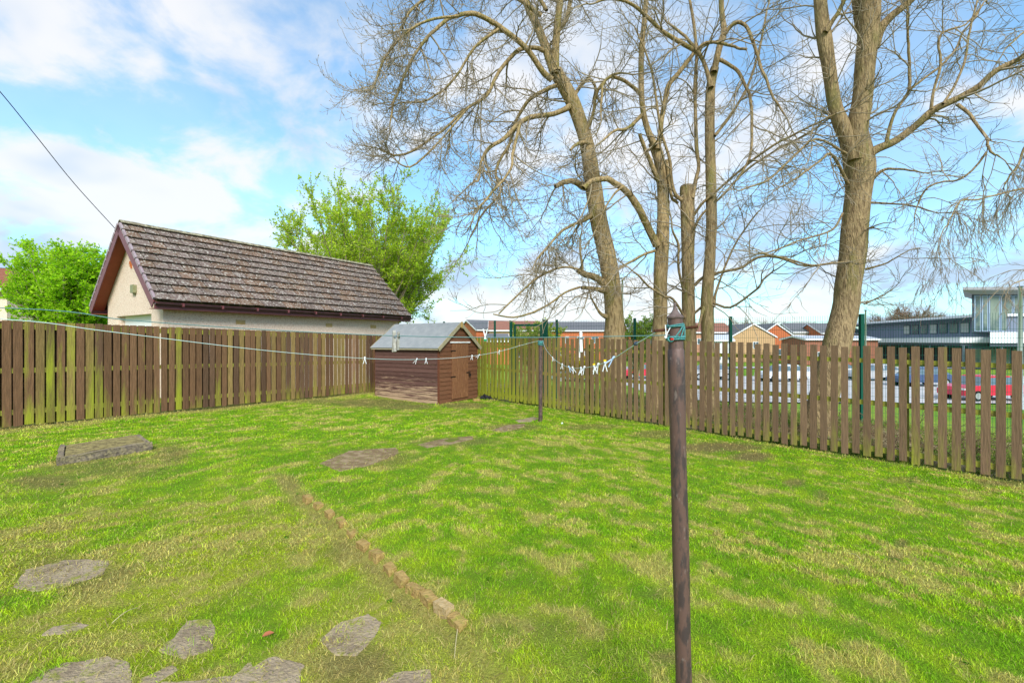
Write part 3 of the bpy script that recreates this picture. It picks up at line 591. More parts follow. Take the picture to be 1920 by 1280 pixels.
# ------------------------------------------------------------------ garage
def garage():
    O = np.array([-8.72, 11.0]); dl = np.array([.539, .843]); dg = np.array([-.838, .545])
    dg = np.array([-.843, .539])
    def P(s, g, z): q = O + dl * s + dg * g; return np.array([q[0], q[1], z])
    LEN, WID, EZ, RZ = 8.6, 4.62, 2.60, 4.80; H = WID / 2; OV = 0.36
    root = thing("garage", tuple(P(0.3, H, float(gz(-9, 12, False)))), "cream roughcast garage with a steep brown tiled roof and maroon trim, behind the board fence", "garage")
    gb = 0.0
    # walls: gable front with a real door recess, side, back
    s0 = 0.30; g0, g1 = OV, WID - OV; wz = EZ + 0.16 * 0
    rise = (RZ - EZ) / H
    def rz(g): return EZ + rise * min(g, WID - g) - 0.09
    mb = MB(); d0, d1, dz = 1.08, 3.55, 2.33; T = 0.25
    ext = np.array([dl[0] * T, dl[1] * T, 0])
    mb.prism([P(s0, g0, gb), P(s0, d0, gb), P(s0, d0, rz(d0)), P(s0, g0, rz(g0))], ext)
    mb.prism([P(s0, d1, gb), P(s0, g1, gb), P(s0, g1, rz(g1)), P(s0, d1, rz(d1))], ext)
    mb.prism([P(s0, d0, dz), P(s0, d1, dz), P(s0, d1, rz(d1)), P(s0, H, rz(H)), P(s0, d0, rz(d0))], ext)
    part(mb, "gable_wall", M['render'], root)
    mb = MB(); mb.prism([P(s0 + T, g0, gb), P(LEN - .3, g0, gb), P(LEN - .3, g0, EZ + 0.1), P(s0 + T, g0, EZ + 0.1)], (dg[0] * T, dg[1] * T, 0)); part(mb, "side_wall", M['render_side'], root)
    mb = MB(); mb.prism([P(s0 + T, g1 - T, gb), P(LEN - .3, g1 - T, gb), P(LEN - .3, g1 - T, EZ + 0.1), P(s0 + T, g1 - T, EZ + 0.1)], (dg[0] * T, dg[1] * T, 0)); part(mb, "side_wall", M['render'], root)
    mb = MB(); e = -ext; mb.prism([P(LEN - .3, g0 + T, gb), P(LEN - .3, g1 - T, gb), P(LEN - .3, g1 - T, rz(g1 - T)), P(LEN - .3, H, rz(H)), P(LEN - .3, g0 + T, rz(g0 + T))], e); part(mb, "gable_wall", M['render'], root)
    mb = MB(); mb.box(P(s0 + 0.19, d0 + .002, gb), tuple(dg * (d1 - d0 - .004)) + (0,), tuple(dl * 0.04) + (0,), (0, 0, dz - .002)); dd = part(mb, "garage_door", M['white'], root)
    for k in range(4):
        mb = MB(); mb.box(P(s0 + 0.184, d0 + .1, gb + .25 + .52 * k), tuple(dg * (d1 - d0 - .2)) + (0,), tuple(dl * 0.006) + (0,), (0, 0, 0.42)); part(mb, "door_panel", M['white'], dd)
    # roof deck + tiles
    up = np.array([dg[0] * H, dg[1] * H, RZ - EZ]); SL = np.linalg.norm(up); ud = up / SL
    nrm = np.cross(ud, np.append(dl, 0)); nrm = nrm if nrm[2] > 0 else -nrm
    nrmR = nrm.copy()
    nrmL = np.array([0, 0, 0.]); udL = np.array([-dg[0] * H, -dg[1] * H, RZ - EZ]) / SL
    nrmL = np.cross(udL, np.append(dl, 0)); nrmL = nrmL if nrmL[2] > 0 else -nrmL
    mb = MB()
    for (o, u_, n_) in ((P(0.03, 0, EZ), ud, nrmR), (P(0.03, WID, EZ), udL, nrmL)):
        mb.box(o - n_ * 0.05, np.append(dl, 0) * (LEN - .06), u_ * SL, n_ * 0.045)
    roof = part(mb, "roof", M['moss'], root)
    rr = random.Random(5); tb = MB(); NC = 10; ex = SL / NC; NT = 26; tw = LEN / NT
    for (o, u_, n_, fine) in ((P(0, 0, EZ), ud, nrmR, 1), (P(0, WID, EZ), udL, nrmL, 1)):
        for c_ in range(NC):
            off = 0.5 * tw if c_ % 2 else 0
            xs_ = [0] + [off + tw * k for k in range(1 if off == 0 else 0, NT + 1)]; xs_ = sorted(set([max(0, min(LEN, v)) for v in xs_] + [LEN]))
            for a, b in zip(xs_[:-1], xs_[1:]):
                if b - a < .02: continue
                br = rr.uniform(.8, 1.2); col = np.array([.155, .115, .100]) * br
                if rr.random() < .3: col = np.array([.165, .105, .075]) * br
                j = rr.uniform(-.008, .008); lift = 0.058 + rr.uniform(-.004, .006)
                p = o + u_ * (ex * c_ - 0.03 + j) + np.append(dl, 0) * (a + .005) + n_ * 0.004
                w_ = np.append(dl, 0) * (b - a - .026)
                t = 0.026; q = u_ * (ex + 0.02) - n_ * lift
                tb.box(p + n_ * lift, w_, q, n_ * t, col)
    part(tb, "roof_tiles", M['tile'], root)
    rb = MB(); k = 0; s = 0.0
    while s < LEN - .05:
        pts = []
        for a in np.linspace(-1.25, 1.25, 7): pts.append(np.array([0, 0, 0]) + np.append(dg, 0) * math.sin(a) * 0.13 + np.array([0, 0, 1]) * (math.cos(a) * 0.13))
        c0 = P(s, H, RZ - 0.02 + rr.uniform(-.004, .004)); poly = [c0 + p for p in pts] + [c0 + p * 0.8 for p in pts[::-1]]
        rb.prism(poly, np.append(dl, 0) * min(0.44, LEN - s - .01)); s += 0.45
    part(rb, "ridge_tiles", M['tile_ridge'], root)
    # bargeboards, verge, soffits, fascia, gutters
    for e_, sg in ((0.0, 1), (LEN, -1)):
        for (o, u_, n_) in ((P(e_, 0, EZ), ud, nrmR), (P(e_, WID, EZ), udL, nrmL)):
            mb = MB(); mb.box(o - n_ * 0.21 - u_ * 0.02 - np.append(dl, 0) * 0.025 * sg, np.append(dl, 0) * 0.022 * sg, u_ * (SL + .02), n_ * 0.20); part(mb, "bargeboard", M['maroon'], root)
            if sg == 1:
                mb = MB(); q = 0.04
                while q < SL - .1:
                    mb.box(o + u_ * q + n_ * 0.0 - np.append(dl, 0) * 0.034, np.append(dl, 0) * 0.055, u_ * 0.27, n_ * 0.07); q += 0.315
                part(mb, "verge_units", M['gutterl'], root)
            mb = MB(); mb.box(o - n_ * 0.10 + np.append(dl, 0) * 0.004 * sg, np.append(dl, 0) * (0.29) * sg, u_ * SL, n_ * 0.035); part(mb, "soffit", M['maroon_soffit'], root)
    for g_, sg in ((0.0, 1), (WID, -1)):
        mb = MB(); mb.box(P(0.0, g_ + .02 * sg, EZ - 0.20), np.append(dl, 0) * LEN, np.append(dg, 0) * 0.022 * sg, (0, 0, 0.175)); part(mb, "fascia", M['maroon'], root)
        mb = MB(); mb.box(P(0.002, g_ + .045 * sg, EZ - 0.19), np.append(dl, 0) * (LEN - .004), np.append(dg, 0) * (OV - .045) * sg, (0, 0, 0.012)); part(mb, "soffit", M['maroon_soffit'], root)
        mb = MB(); gr = 0.055; poly = []; cc = P(-0.01, g_ - 0.045 * sg, EZ - 0.055)
        for a in np.linspace(0, math.pi, 9): poly.append(cc + np.append(dg, 0) * math.cos(a) * gr - np.array([0, 0, 1]) * math.sin(a) * gr)
        mb.prism(poly, np.append(dl, 0) * (LEN + .02)); gut = part(mb, "gutter", M['gutter'], root)
        mb = MB(); s = 0.55
        while s < LEN:
            mb.box(P(s, g_ - .106 * sg, EZ - .12), np.append(dl, 0) * 0.045, np.append(dg, 0) * 0.11 * sg, (0, 0, 0.085)); s += 0.93; part(mb, "bracket", M['maroon'], gut); mb = MB()
    for s in (2.05, 4.95, 6.85):
        mb = MB()
        for k in range(4): mb.box(P(s, g0 - .012, 2.10 + .032 * k), np.append(dl, 0) * 0.26, np.append(dg, 0) * 0.02, (0, 0, 0.022))
        part(mb, "vent", M['ventm'], root)
    mb = MB(); mb.box(P(s0 - .09, 2.05, 2.93), np.append(dg, 0) * 0.20, np.append(dl, 0) * 0.088, (0, 0, 0.22)); mb.box(P(s0 - .06, 2.1, 2.88), np.append(dg, 0) * 0.06, np.append(dl, 0) * 0.05, (0, 0, 0.05)); part(mb, "wall_lamp", M['lampbox'], root)
    mb = MB()
    for (a, b, w_, h_) in ((-.045, -.17, .09, .34), (-.14, -.045, .28, .09), (-.1, .05, .08, .07), (.03, -.11, .08, .06)):
        mb.box(P(s0 - .014 - 0.003 * abs(a), 2.42 + a, 3.80 + b), np.append(dg, 0) * w_, np.append(dl, 0) * 0.013, (0, 0, h_))
    part(mb, "brick_patch", M['brickred'], root)
M['gutterl'] = mat("pale_mauve_verge_caps", (0.34, 0.28, 0.30), 0.6, nz=(8, 0.4, 0.7, (0.24, 0.15, 0.17), 0.7))

# ------------------------------------------------------------------ shed
SA = np.array([-.848, .530, 0]); SBd = np.array([.530, .848, 0]); SO = np.array([-1.94, 11.9, 0]); SLEN, SWID = 2.44, 1.72
SHED_POLY = np.array([(SO + SA * a + SBd * b)[:2] for a, b in ((0, 0), (SLEN, 0), (SLEN, SWID), (0, SWID))])
def shed():
    zb = -0.055; zE = 1.45; zA = 2.09
    root = thing("garden_shed", (SO[0], SO[1], zb), "small brown shiplap shed with a grey felt roof where the two fences meet", "shed")
    def P(a, b, z): return SO + SA * a + SBd * b + np.array([0, 0, z])
    rr = random.Random(3)
    mb = MB(); mb.box(P(.03, .03, zb - .04), SA * (SLEN - .06), SBd * (SWID - .06), (0, 0, .09)); part(mb, "floor_bearers", M['rail'], root)
    def cladding(o, d, L, out, z0, z1, width_fn, base):
        mb = MB(); n = 13; h = (1.45 - (-.055)) / n; z = z0; k = 0
        while z < z1 - 1e-3:
            hh = min(h, z1 - z); a0, a1 = width_fn(z); b0, b1 = width_fn(z + hh)
            c = np.array(base) * rr.uniform(.85, 1.15)
            # tapered weatherboard: thick lower lip, thin upper edge
            V = []
            for (zz, aa, bb, t) in ((z + .004, a0, a1, .026), (z + hh, b0, b1, .012)):
                V += [o + d * aa + out * t + np.array([0, 0, zz]), o + d * bb + out * t + np.array([0, 0, zz]), o + d * bb + np.array([0, 0, zz]), o + d * aa + np.array([0, 0, zz])]
            mb.add(V, [(0, 1, 5, 4), (3, 2, 1, 0), (4, 5, 6, 7), (0, 4, 7, 3), (1, 2, 6, 5), (2, 3, 7, 6)], c); z += hh; k += 1
        return mb
    import bmesh
    def fixn(o):
        bm = bmesh.new(); bm.from_mesh(o.data); bmesh.ops.recalc_face_normals(bm, faces=bm.faces); bm.to_mesh(o.data); bm.free()
    side = (.125, .066, .054); frontc = (.165, .075, .040)
    full = lambda L: (lambda z: (0.03, L - .03))
    fixn(part(cladding(P(0, 0, 0), SA, SLEN, -SBd, zb, zE, full(SLEN), side), "side_wall", M['shed'], root))
    fixn(part(cladding(P(0, SWID, 0), SA, SLEN, SBd, zb, zE, full(SLEN), side), "side_wall", M['shed'], root))
    def gab(z):
        if z <= zE: return (0.03, SWID - .03)
        t = (z - zE) / (zA - .05 - zE); return (0.03 + (SWID / 2 - .04) * t, SWID - .03 - (SWID / 2 - .04) * t)
    fixn(part(cladding(P(0, 0, 0), SBd, SWID, -SA, zb, zA - .05, gab, frontc), "front_wall", M['shedf'], root))
    fixn(part(cladding(P(SLEN, 0, 0), SBd, SWID, SA, zb, zA - .05, gab, frontc), "back_wall", M['shed'], root))
    for (a, b) in ((0, 0), (SLEN, 0), (0, SWID), (SLEN, SWID)):
        o = P(a, b, zb); sx = -1 if a == 0 else 1; sy = -1 if b == 0 else 1
        mb = MB(); c0 = o + SA * sx * .006 + SBd * sy * .006
        mb.box(c0, -SA * sx * .045, -SBd * sy * .045, (0, 0, zE - zb - .03), (.15, .055, .032)); part(mb, "corner_post", M['shedf'], root)
    # door
    d0, d1, dz = .50, 1.22, 1.56
    mb = MB(); nb = 6; bw = (d1 - d0) / nb
    for k in range(nb): mb.box(P(-.050, d0 + bw * k + .002, zb + .08), SBd * (bw - .004), SA * .022, (0, 0, dz - zb - .10))
    door = part(mb, "door", M['sheddoor'], root)
    mb = MB(); mb.box(P(-.058, d0 - .06, dz + .0), SBd * (d1 - d0 + .14), SA * .03, (0, 0, .035)); part(mb, "door_head_batten", M['shedf'], root)
    for z in (1.33, .62):
        mb = MB(); mb.box(P(-.056, d0 - .05, z), SBd * .20, SA * .005, (0, 0, .028)); part(mb, "hinge", M['iron'], door)
    mb = MB(); mb.box(P(-.058, d1 - .09, .70), SBd * .19, SA * .007, (0, 0, .03)); mb.box(P(-.085, d1 + .03, .61), SBd * .05, SA * .025, (0, 0, .07)); part(mb, "hasp", M['iron'], door)
    # roof
    oe = .07; ov = .10; half = SWID / 2 + ov; slope = (zA - zE) / (SWID / 2); ez = zE - slope * ov + .03; az = zA + .03
    mbs = []
    for sg, b0 in ((1, -ov), (-1, SWID + ov)):
        o = P(-oe, b0, ez); u_ = SBd * half * sg + np.array([0, 0, az - ez]); n_ = np.cross(SA, u_); n_ = n_ / np.linalg.norm(n_); n_ = n_ if n_[2] > 0 else -n_
        if sg == 1: roof = MB()
        roof.box(o, SA * (SLEN + 2 * oe), u_, n_ * 0.018)
        roof.box(o - n_ * 0 + n_ * .0185, SA * (SLEN + 2 * oe), u_ * .30, n_ * 0.004)
    rf = part(roof, "felt_roof", M['felt'], root)
    for sg, b0 in ((1, -ov), (-1, SWID + ov)):
        for aa, se in ((-oe, 1), (SLEN + oe, -1)):
            u_ = SBd * half * sg + np.array([0, 0, az - ez]); n_ = np.cross(SA, u_); n_ = n_ / np.linalg.norm(n_); n_ = n_ if n_[2] > 0 else -n_
            o = P(aa - .02 * se, b0, ez); mb = MB(); mb.box(o - n_ * .075, SA * .02 * se, u_ * .985, n_ * .10); part(mb, "bargeboard", M['barge'], root)
        mb = MB(); o = P(-oe + .01, b0 + (.0 if sg == 1 else 0), ez - .035); mb.box(o, SA * (SLEN + 2 * oe - .02), SBd * .018 * sg, (0, 0, .032)); part(mb, "eaves_batten", M['barge'], root)
    mb = MB(); c0 = P(-oe - .045, SWID / 2, az - .16)
    mb.prism([c0 + SBd * a + np.array([0, 0, b]) for a, b in ((-.035, .17), (-.035, .05), (0, 0), (.035, .05), (.035, .17), (0, .2))], SA * .022); part(mb, "finial", M['wound'], root)

# ------------------------------------------------------------------ raised block, slabs, bricks, oddments
BP = GP([(106, 874), (286, 842), (262, 822), (112, 843)])
_c = BP.mean(0); BLOCK_POLY = _c + (BP - _c) * 0.98
def block():
    c = BP.mean(0); z = float(gz(*c)); tz = z + .085
    root = thing("stone_surround", (c[0], c[1], z), "raised rectangle of dark edge stones filled with dry moss, before the board fence", "stone surround")
    P = [np.array([*p, z - .05]) for p in BP]; cc = np.array([*c, z - .05])
    H = np.array([0, 0, tz - z + .05])
    def lerp(a, b, t): return a + (b - a) * t
    I = [lerp(p, cc, .13) for p in P]
    for k in range(4):
        a, b = P[k], P[(k + 1) % 4]; ia, ib = I[k], I[(k + 1) % 4]
        mb = MB(); mb.prism([a, b, ib, ia], H * (1, 1, 1) * (1.0, .80, .84, 1.02)[k]); o = part(mb, "edge_stone", M['slab_grey'], root)
        roughen(o, .012, 5, 14)
    mb = MB(); mb.prism([lerp(p, cc, .02) for p in I], H * .93); part(mb, "dry_moss_fill", M['thatch'], root)
M['thatch'] = mat("dry_moss_and_clippings", (0.30, 0.25, 0.10), 1.0, nz=(14, 0.44, 0.58, (0.14, 0.11, 0.05)), nz2=(60, 0.5, 0.65, (0.42, 0.34, 0.16), 0.7), bump=1.0, bscale=60)
def roughen(o, amp, cuts, fr=30):
    import bmesh
    bm = bmesh.new(); bm.from_mesh(o.data); bmesh.ops.subdivide_edges(bm, edges=bm.edges, cuts=cuts, use_grid_fill=True)
    for v in bm.verts:
        x, y, z = v.co; k = [float(fbm(x * fr + a, y * fr + z * fr * 1.3 + b, 2)) - .5 for a, b in ((3, 1), (17, 9), (31, 5))]; v.co += Vector(k) * 2 * amp
    bm.to_mesh(o.data); bm.free()
def bev(o, w_):
    m_ = o.modifiers.new("bevel", 'BEVEL'); m_.width = w_; m_.segments = 2; m_.limit_method = 'ANGLE'
def slabs():
    for (px, mt, lab), P in zip(SLABS, SLABW):
        c = P.mean(0); z = float(gz(*c)); big = len(px) > 5
        # roughen outline
        Q = []; n = len(P)
        for i_ in range(n):
            a, b = P[i_], P[(i_ + 1) % n]; L = np.linalg.norm(b - a); k = max(1, int(L / .03)); d = (b - a) / L; nn = np.array([-d[1], d[0]])
            for q in range(k):
                t = q / k; p = a + (b - a) * t; Q.append(p + nn * 0.055 * (float(fbm(p[0] * 9, p[1] * 9, 4)) - .5))
        z0 = [float(gz(*q)) for q in Q]; A = np.array([[q[0], q[1], 1] for q in Q]); cf, *_ = np.linalg.lstsq(A, np.array(z0), rcond=None); top = lambda q: cf[0] * q[0] + cf[1] * q[1] + cf[2] + .004
        if len(Q) < 8: top = lambda q: z + .01
        V = [np.array([q[0], q[1], top(q)]) for q in Q]
        mb = MB(); mb.prism([v - np.array([0, 0, .04]) for v in V], (0, 0, .04))
        o = mesh_obj("paving_slab", np.vstack(mb.V), mb.F, M[mt], loc=(c[0], c[1], z)); bev(o, .004)
        tag(o, lab, "paving slab", "slabs sunk in the lawn")
def bricks():
    ends = [(832, 1143, 26), (803, 1118, 0), (778, 1100, 0), (753, 1080, 0), (731, 1059, 0), (706, 1036, 0), (681, 1017, 0), (661, 996, 0), (640, 978, 0), (618, 962, 0), (597, 944, 0), (577, 932, 0), (858, 1165, 0)]
    names = ["pale upright brick, lowest in the picture but one of the edging row", "orange brick in the edging row, second above the pale brick", "ochre brick in the edging row, third up from the pale brick",
             "ochre edging brick, fourth up from the pale brick", "edging brick half sunk in turf, fifth up from the pale brick", "edging brick with a mossy top, sixth up from the pale brick",
             "small edging brick, seventh up from the pale brick", "edging brick lost in dry grass, eighth up from the pale brick", "edging brick crusted with moss, ninth up from the pale brick",
             "edging brick, third from the upper end of the row", "edging brick, second from the upper end of the row", "edging brick at the upper end of the row, beside bare earth", "orange brick end sunk in grass, last of the edging row below the pale brick"]
    names[0] = "pale brick standing proudest near the lower end of the edging row"
    names[1] = "orange brick next above the pale one in the edging row"
    dirv = np.array([-.656, .755])
    for k, ((px, py, _), lab) in enumerate(zip(ends, names)):
        c = G(px, py); rr = random.Random(k); a = math.atan2(dirv[1], dirv[0]) + rr.uniform(-.12, .12); z = float(gz(c[0] + .05, c[1] + .05))
        L = rr.uniform(.10, .14); W = rr.uniform(.06, .075); up = .036 if k == 0 else rr.uniform(.008, .024)
        me = MB(); me.bbox(-L / 2, L / 2, -W / 2, W / 2, -.05, up)
        o = mesh_obj("brick", np.vstack(me.V), me.F, M['brick_pale'] if k == 0 else M['brick']); o.location = (c[0], c[1], z); o.rotation_euler = (rr.uniform(-.12, .12), rr.uniform(-.1, .1), a); roughen(o, .003, 2, 40)
        tag(o, lab, "brick", "bricks edging the lawn")
M['brick_pale'] = mat("pale_lichened_brick", (0.46, 0.34, 0.18), 0.95, nz=(40, 0.42, 0.65, (0.34, 0.23, 0.09), 0.8), bump=0.6)
def oddments():
    # black plastic by the shed
    c = G(908, 748); rr = random.Random(8); mb = MB(); rings = 7; seg = 12; V = []
    z = float(gz(*c))
    for i_ in range(rings):
        t = i_ / (rings - 1)
        for s in range(seg):
            a = s / seg * 2 * math.pi; r = (1 - t ** 1.6) * (.20 + .07 * math.sin(3 * a + 1)) * rr.uniform(.85, 1.15)
            V.append((r * math.cos(a) * 1.2, r * math.sin(a) * .7, t * .13 * (1 + .35 * math.sin(2 * a)) * rr.uniform(.8, 1.1) - .01))
    Fs = [(i_ * seg + s, i_ * seg + (s + 1) % seg, (i_ + 1) * seg + (s + 1) % seg, (i_ + 1) * seg + s) for i_ in range(rings - 1) for s in range(seg)] + [tuple(range((rings - 1) * seg, rings * seg))]
    o = mesh_obj("plastic_bag", V, Fs, M['plastic']); o.location = (c[0], c[1], z); tag(o, "crumpled black plastic bag lying in the grass beside the shed door corner", "plastic bag")
    c = G(893, 752); mb = MB(); mb.bbox(-.10, .10, -.05, .05, -.02, .07); o = mesh_obj("brick", np.vstack(mb.V), mb.F, M['brick']); o.location = (c[0], c[1], float(gz(*c))); o.rotation_euler = (0, 0, .4); bev(o, .006)
    tag(o, "loose brown brick on the grass between the shed and the black plastic", "brick")
    # a curled reddish leaf and two pale pebbles on the turf
    p = G(502, 1180); V = [(-.03, 0, .0), (-.012, .016, .010), (.012, .017, .012), (.034, 0, .004), (.012, -.016, .014), (-.012, -.015, .011), (0, 0, .004)]
    o = mesh_obj("fallen_leaf", V, [(6, 0, 1), (6, 1, 2), (6, 2, 3), (6, 3, 4), (6, 4, 5), (6, 5, 0)], M['redleaf']); o.location = (p[0], p[1], float(gz(*p)) + .025); o.rotation_euler = (.2, .1, .7)
    sm = o.modifiers.new("thick", 'SOLIDIFY'); sm.thickness = .0012; tag(o, "curled reddish dead leaf on the turf above the broad dark slab", "leaf")
    for (pp, lab) in (((1054, 793), "small white pebble on the lawn past the thin pole"), ):
        p = G(*pp); mb = MB(); mb.bbox(-.018, .018, -.013, .013, -.01, .016); o = mesh_obj("pebble", np.vstack(mb.V), mb.F, M['frame_w']); roughen(o, .006, 3, 40); o.location = (p[0], p[1], float(gz(*p)) + .012); tag(o, lab, "pebble")
    # dead stalks
    for (a, b, r, lab) in (((858, 1175), (852, 1225), .0035, "bare pale stalk lying at the lower end of the brick edging"), ((1595, 1045), (1614, 1056), .003, "thin fallen twig lying on the open lawn"), ((210, 1158), (258, 1128), .003, "bent straw stalk on the moss above the kidney-shaped slab")):
        p = G(*a); q = G(*b); pts = [Vector((*(p + (q - p) * t), float(gz(*(p + (q - p) * t))) + .02 + .02 * math.sin(3 * t))) for t in np.linspace(0, 1, 6)]
        V, Fq = tube(pts, np.linspace(r, r * .5, 6), 5); o = mesh_obj("fallen_twig", V, Fq, M['twigpale'], loc=tuple(pts[0])); tag(o, lab, "twig")
M['redleaf'] = mat('red_brown_dead_leaf', (0.34, 0.12, 0.06), 0.8)
M['twigpale'] = mat("bleached_stalk", (0.52, 0.44, 0.24), 0.9)
# ------------------------------------------------------------------ bare trees
def tubes_bulk(P, rad, n=3):
    B, m_, _ = P.shape; T = np.gradient(P, axis=1); T /= np.linalg.norm(T, axis=2, keepdims=True) + 1e-9
    ref = np.zeros((B, 1, 3)); hz = np.abs(T[:, :, 2]).mean(1) < 0.8; ref[hz, 0, 2] = 1; ref[~hz, 0, 1] = 1
    A = np.cross(T, np.broadcast_to(ref, T.shape)); A /= np.linalg.norm(A, axis=2, keepdims=True) + 1e-9; Bn = np.cross(A, T)
    th = np.arange(n) / n * 2 * math.pi
    V = P[:, :, None, :] + rad[:, :, None, None] * (np.cos(th)[None, None, :, None] * A[:, :, None, :] + np.sin(th)[None, None, :, None] * Bn[:, :, None, :])
    b = np.arange(B)[:, None, None] * (m_ * n); i = np.arange(m_ - 1)[None, :, None]; j = np.arange(n)[None, None, :]; j2 = (j + 1) % n
    Fq = np.stack([b + i * n + j, b + (i + 1) * n + j, b + (i + 1) * n + j2, b + i * n + j2], -1).reshape(-1, 4)
    return V.reshape(-1, 3), Fq
def grow(S, D, L, r0, r1, m_, droop, curl, wob, rnd):
    B = len(S); P = np.zeros((B, m_, 3)); P[:, 0] = S; d = D.copy(); st = (L / (m_ - 1))[:, None]
    for k in range(1, m_):
        t = k / (m_ - 1)
        d = d + rnd.normal(0, wob, (B, 3)); d[:, 2] += -droop * (1 - t) / (m_ - 1) * 2 + curl * t / (m_ - 1) * 3
        d /= np.linalg.norm(d, axis=1, keepdims=True) + 1e-9; P[:, k] = P[:, k - 1] + d * st
    rad = r0[:, None] + (r1 - r0)[:, None] * np.linspace(0, 1, m_)[None]
    return P, rad
def spawn(P, rad, per, ang, rnd, t0=0.15, zb=0.0, out=None):
    """per: children per branch; ang: (lo, hi) degrees off the parent's tangent"""
    B, m_, _ = P.shape; idx = np.repeat(np.arange(B), per); t = t0 + (1 - t0) * rnd.random(len(idx)); f = t * (m_ - 1); k = np.minimum(f.astype(int), m_ - 2); fr = (f - k)[:, None]
    S = P[idx, k] * (1 - fr) + P[idx, k + 1] * fr; T = P[idx, k + 1] - P[idx, k]; T /= np.linalg.norm(T, axis=1, keepdims=True) + 1e-9
    q = rnd.normal(0, 1, S.shape); q[:, 2] += zb
    q -= (q * T).sum(1, keepdims=True) * T; q /= np.linalg.norm(q, axis=1, keepdims=True) + 1e-9
    a = np.radians(ang[0] + (ang[1] - ang[0]) * rnd.random(len(idx)))[:, None]
    D = T * np.cos(a) + q * np.sin(a); rr = rad[idx, k] ; return S, D, rr, t
def catmull(pts, n):
    P = np.array(pts, float); Q = np.vstack([2 * P[0] - P[1], P, 2 * P[-1] - P[-2]]); out = []
    for i_ in range(1, len(Q) - 2):
        for k in range(n):
            t = k / n; a, b, c, d = Q[i_ - 1], Q[i_], Q[i_ + 1], Q[i_ + 2]
            out.append(0.5 * ((2 * b) + (-a + c) * t + (2 * a - 5 * b + 4 * c - d) * t * t + (-a + 3 * b - 3 * c + d) * t ** 3))
    out.append(P[-1]); return np.array(out)
def limb3(pts, Y0, Y1, n=3, wig=0.0, rnd=None):
    """pts: (px, py, width px); depth runs from Y0 to Y1"""
    L = np.cumsum([0] + [math.hypot(pts[i + 1][0] - pts[i][0], pts[i + 1][1] - pts[i][1]) for i in range(len(pts) - 1)]); L = L / L[-1]
    Q = []
    for (px, py, wd), t in zip(pts, L):
        Y = Y0 + (Y1 - Y0) * t; v = at(px, py, Y); Q.append((v.x, v.y, v.z, wd / 2 / F * Y / math.sqrt(1 + ((px - 960) / F) ** 2)))
    C = catmull(Q, n); return C[:, :3], np.maximum(C[:, 3], 0.004)
def bark_tube(P, r, n, rnd, amp=.06):
    V, Fq = tube(P, r, n); Vc = V.reshape(len(P), n, 3); c = P[:, None, :]
    s = rnd.random() * 50; k = np.arange(n)[None, :]; zz = Vc[:, :, 2]
    f = 1 + amp * 2 * (fbm(zz * 1.7 + s, k * 1.3 + s, 3) - .5); f[:, -1] = f[:, -1]
    return (c + (Vc - c) * f[:, :, None]).reshape(-1, 3), Fq
class Arr:
    def __init__(s): s.V = []; s.F = []; s.n = 0
    def add(s, V, Fq):
        s.V.append(V); s.F.append(Fq + s.n); s.n += len(V)
    def build(s, name, mt, parent, sm=True):
        b = np.array(parent.location); return mesh_obj(name, np.vstack(s.V) - b, np.vstack(s.F), mt, parent, smooth_=sm)
def resample(P, r, m_):
    d = np.concatenate([[0], np.cumsum(np.linalg.norm(np.diff(P, axis=0), axis=1))]); t = np.linspace(0, d[-1], m_)
    return np.stack([np.interp(t, d, P[:, k]) for k in range(3)], 1), np.interp(t, d, r), d[-1]
def inview(S, top=-260, mg=200):
    px = 960 + S[:, 0] / S[:, 1] * F; py = 640 - (S[:, 2] - CZ) / S[:, 1] * F
    return (py > top) & (py < 577) & (px > -mg) & (px < 1920 + mg)
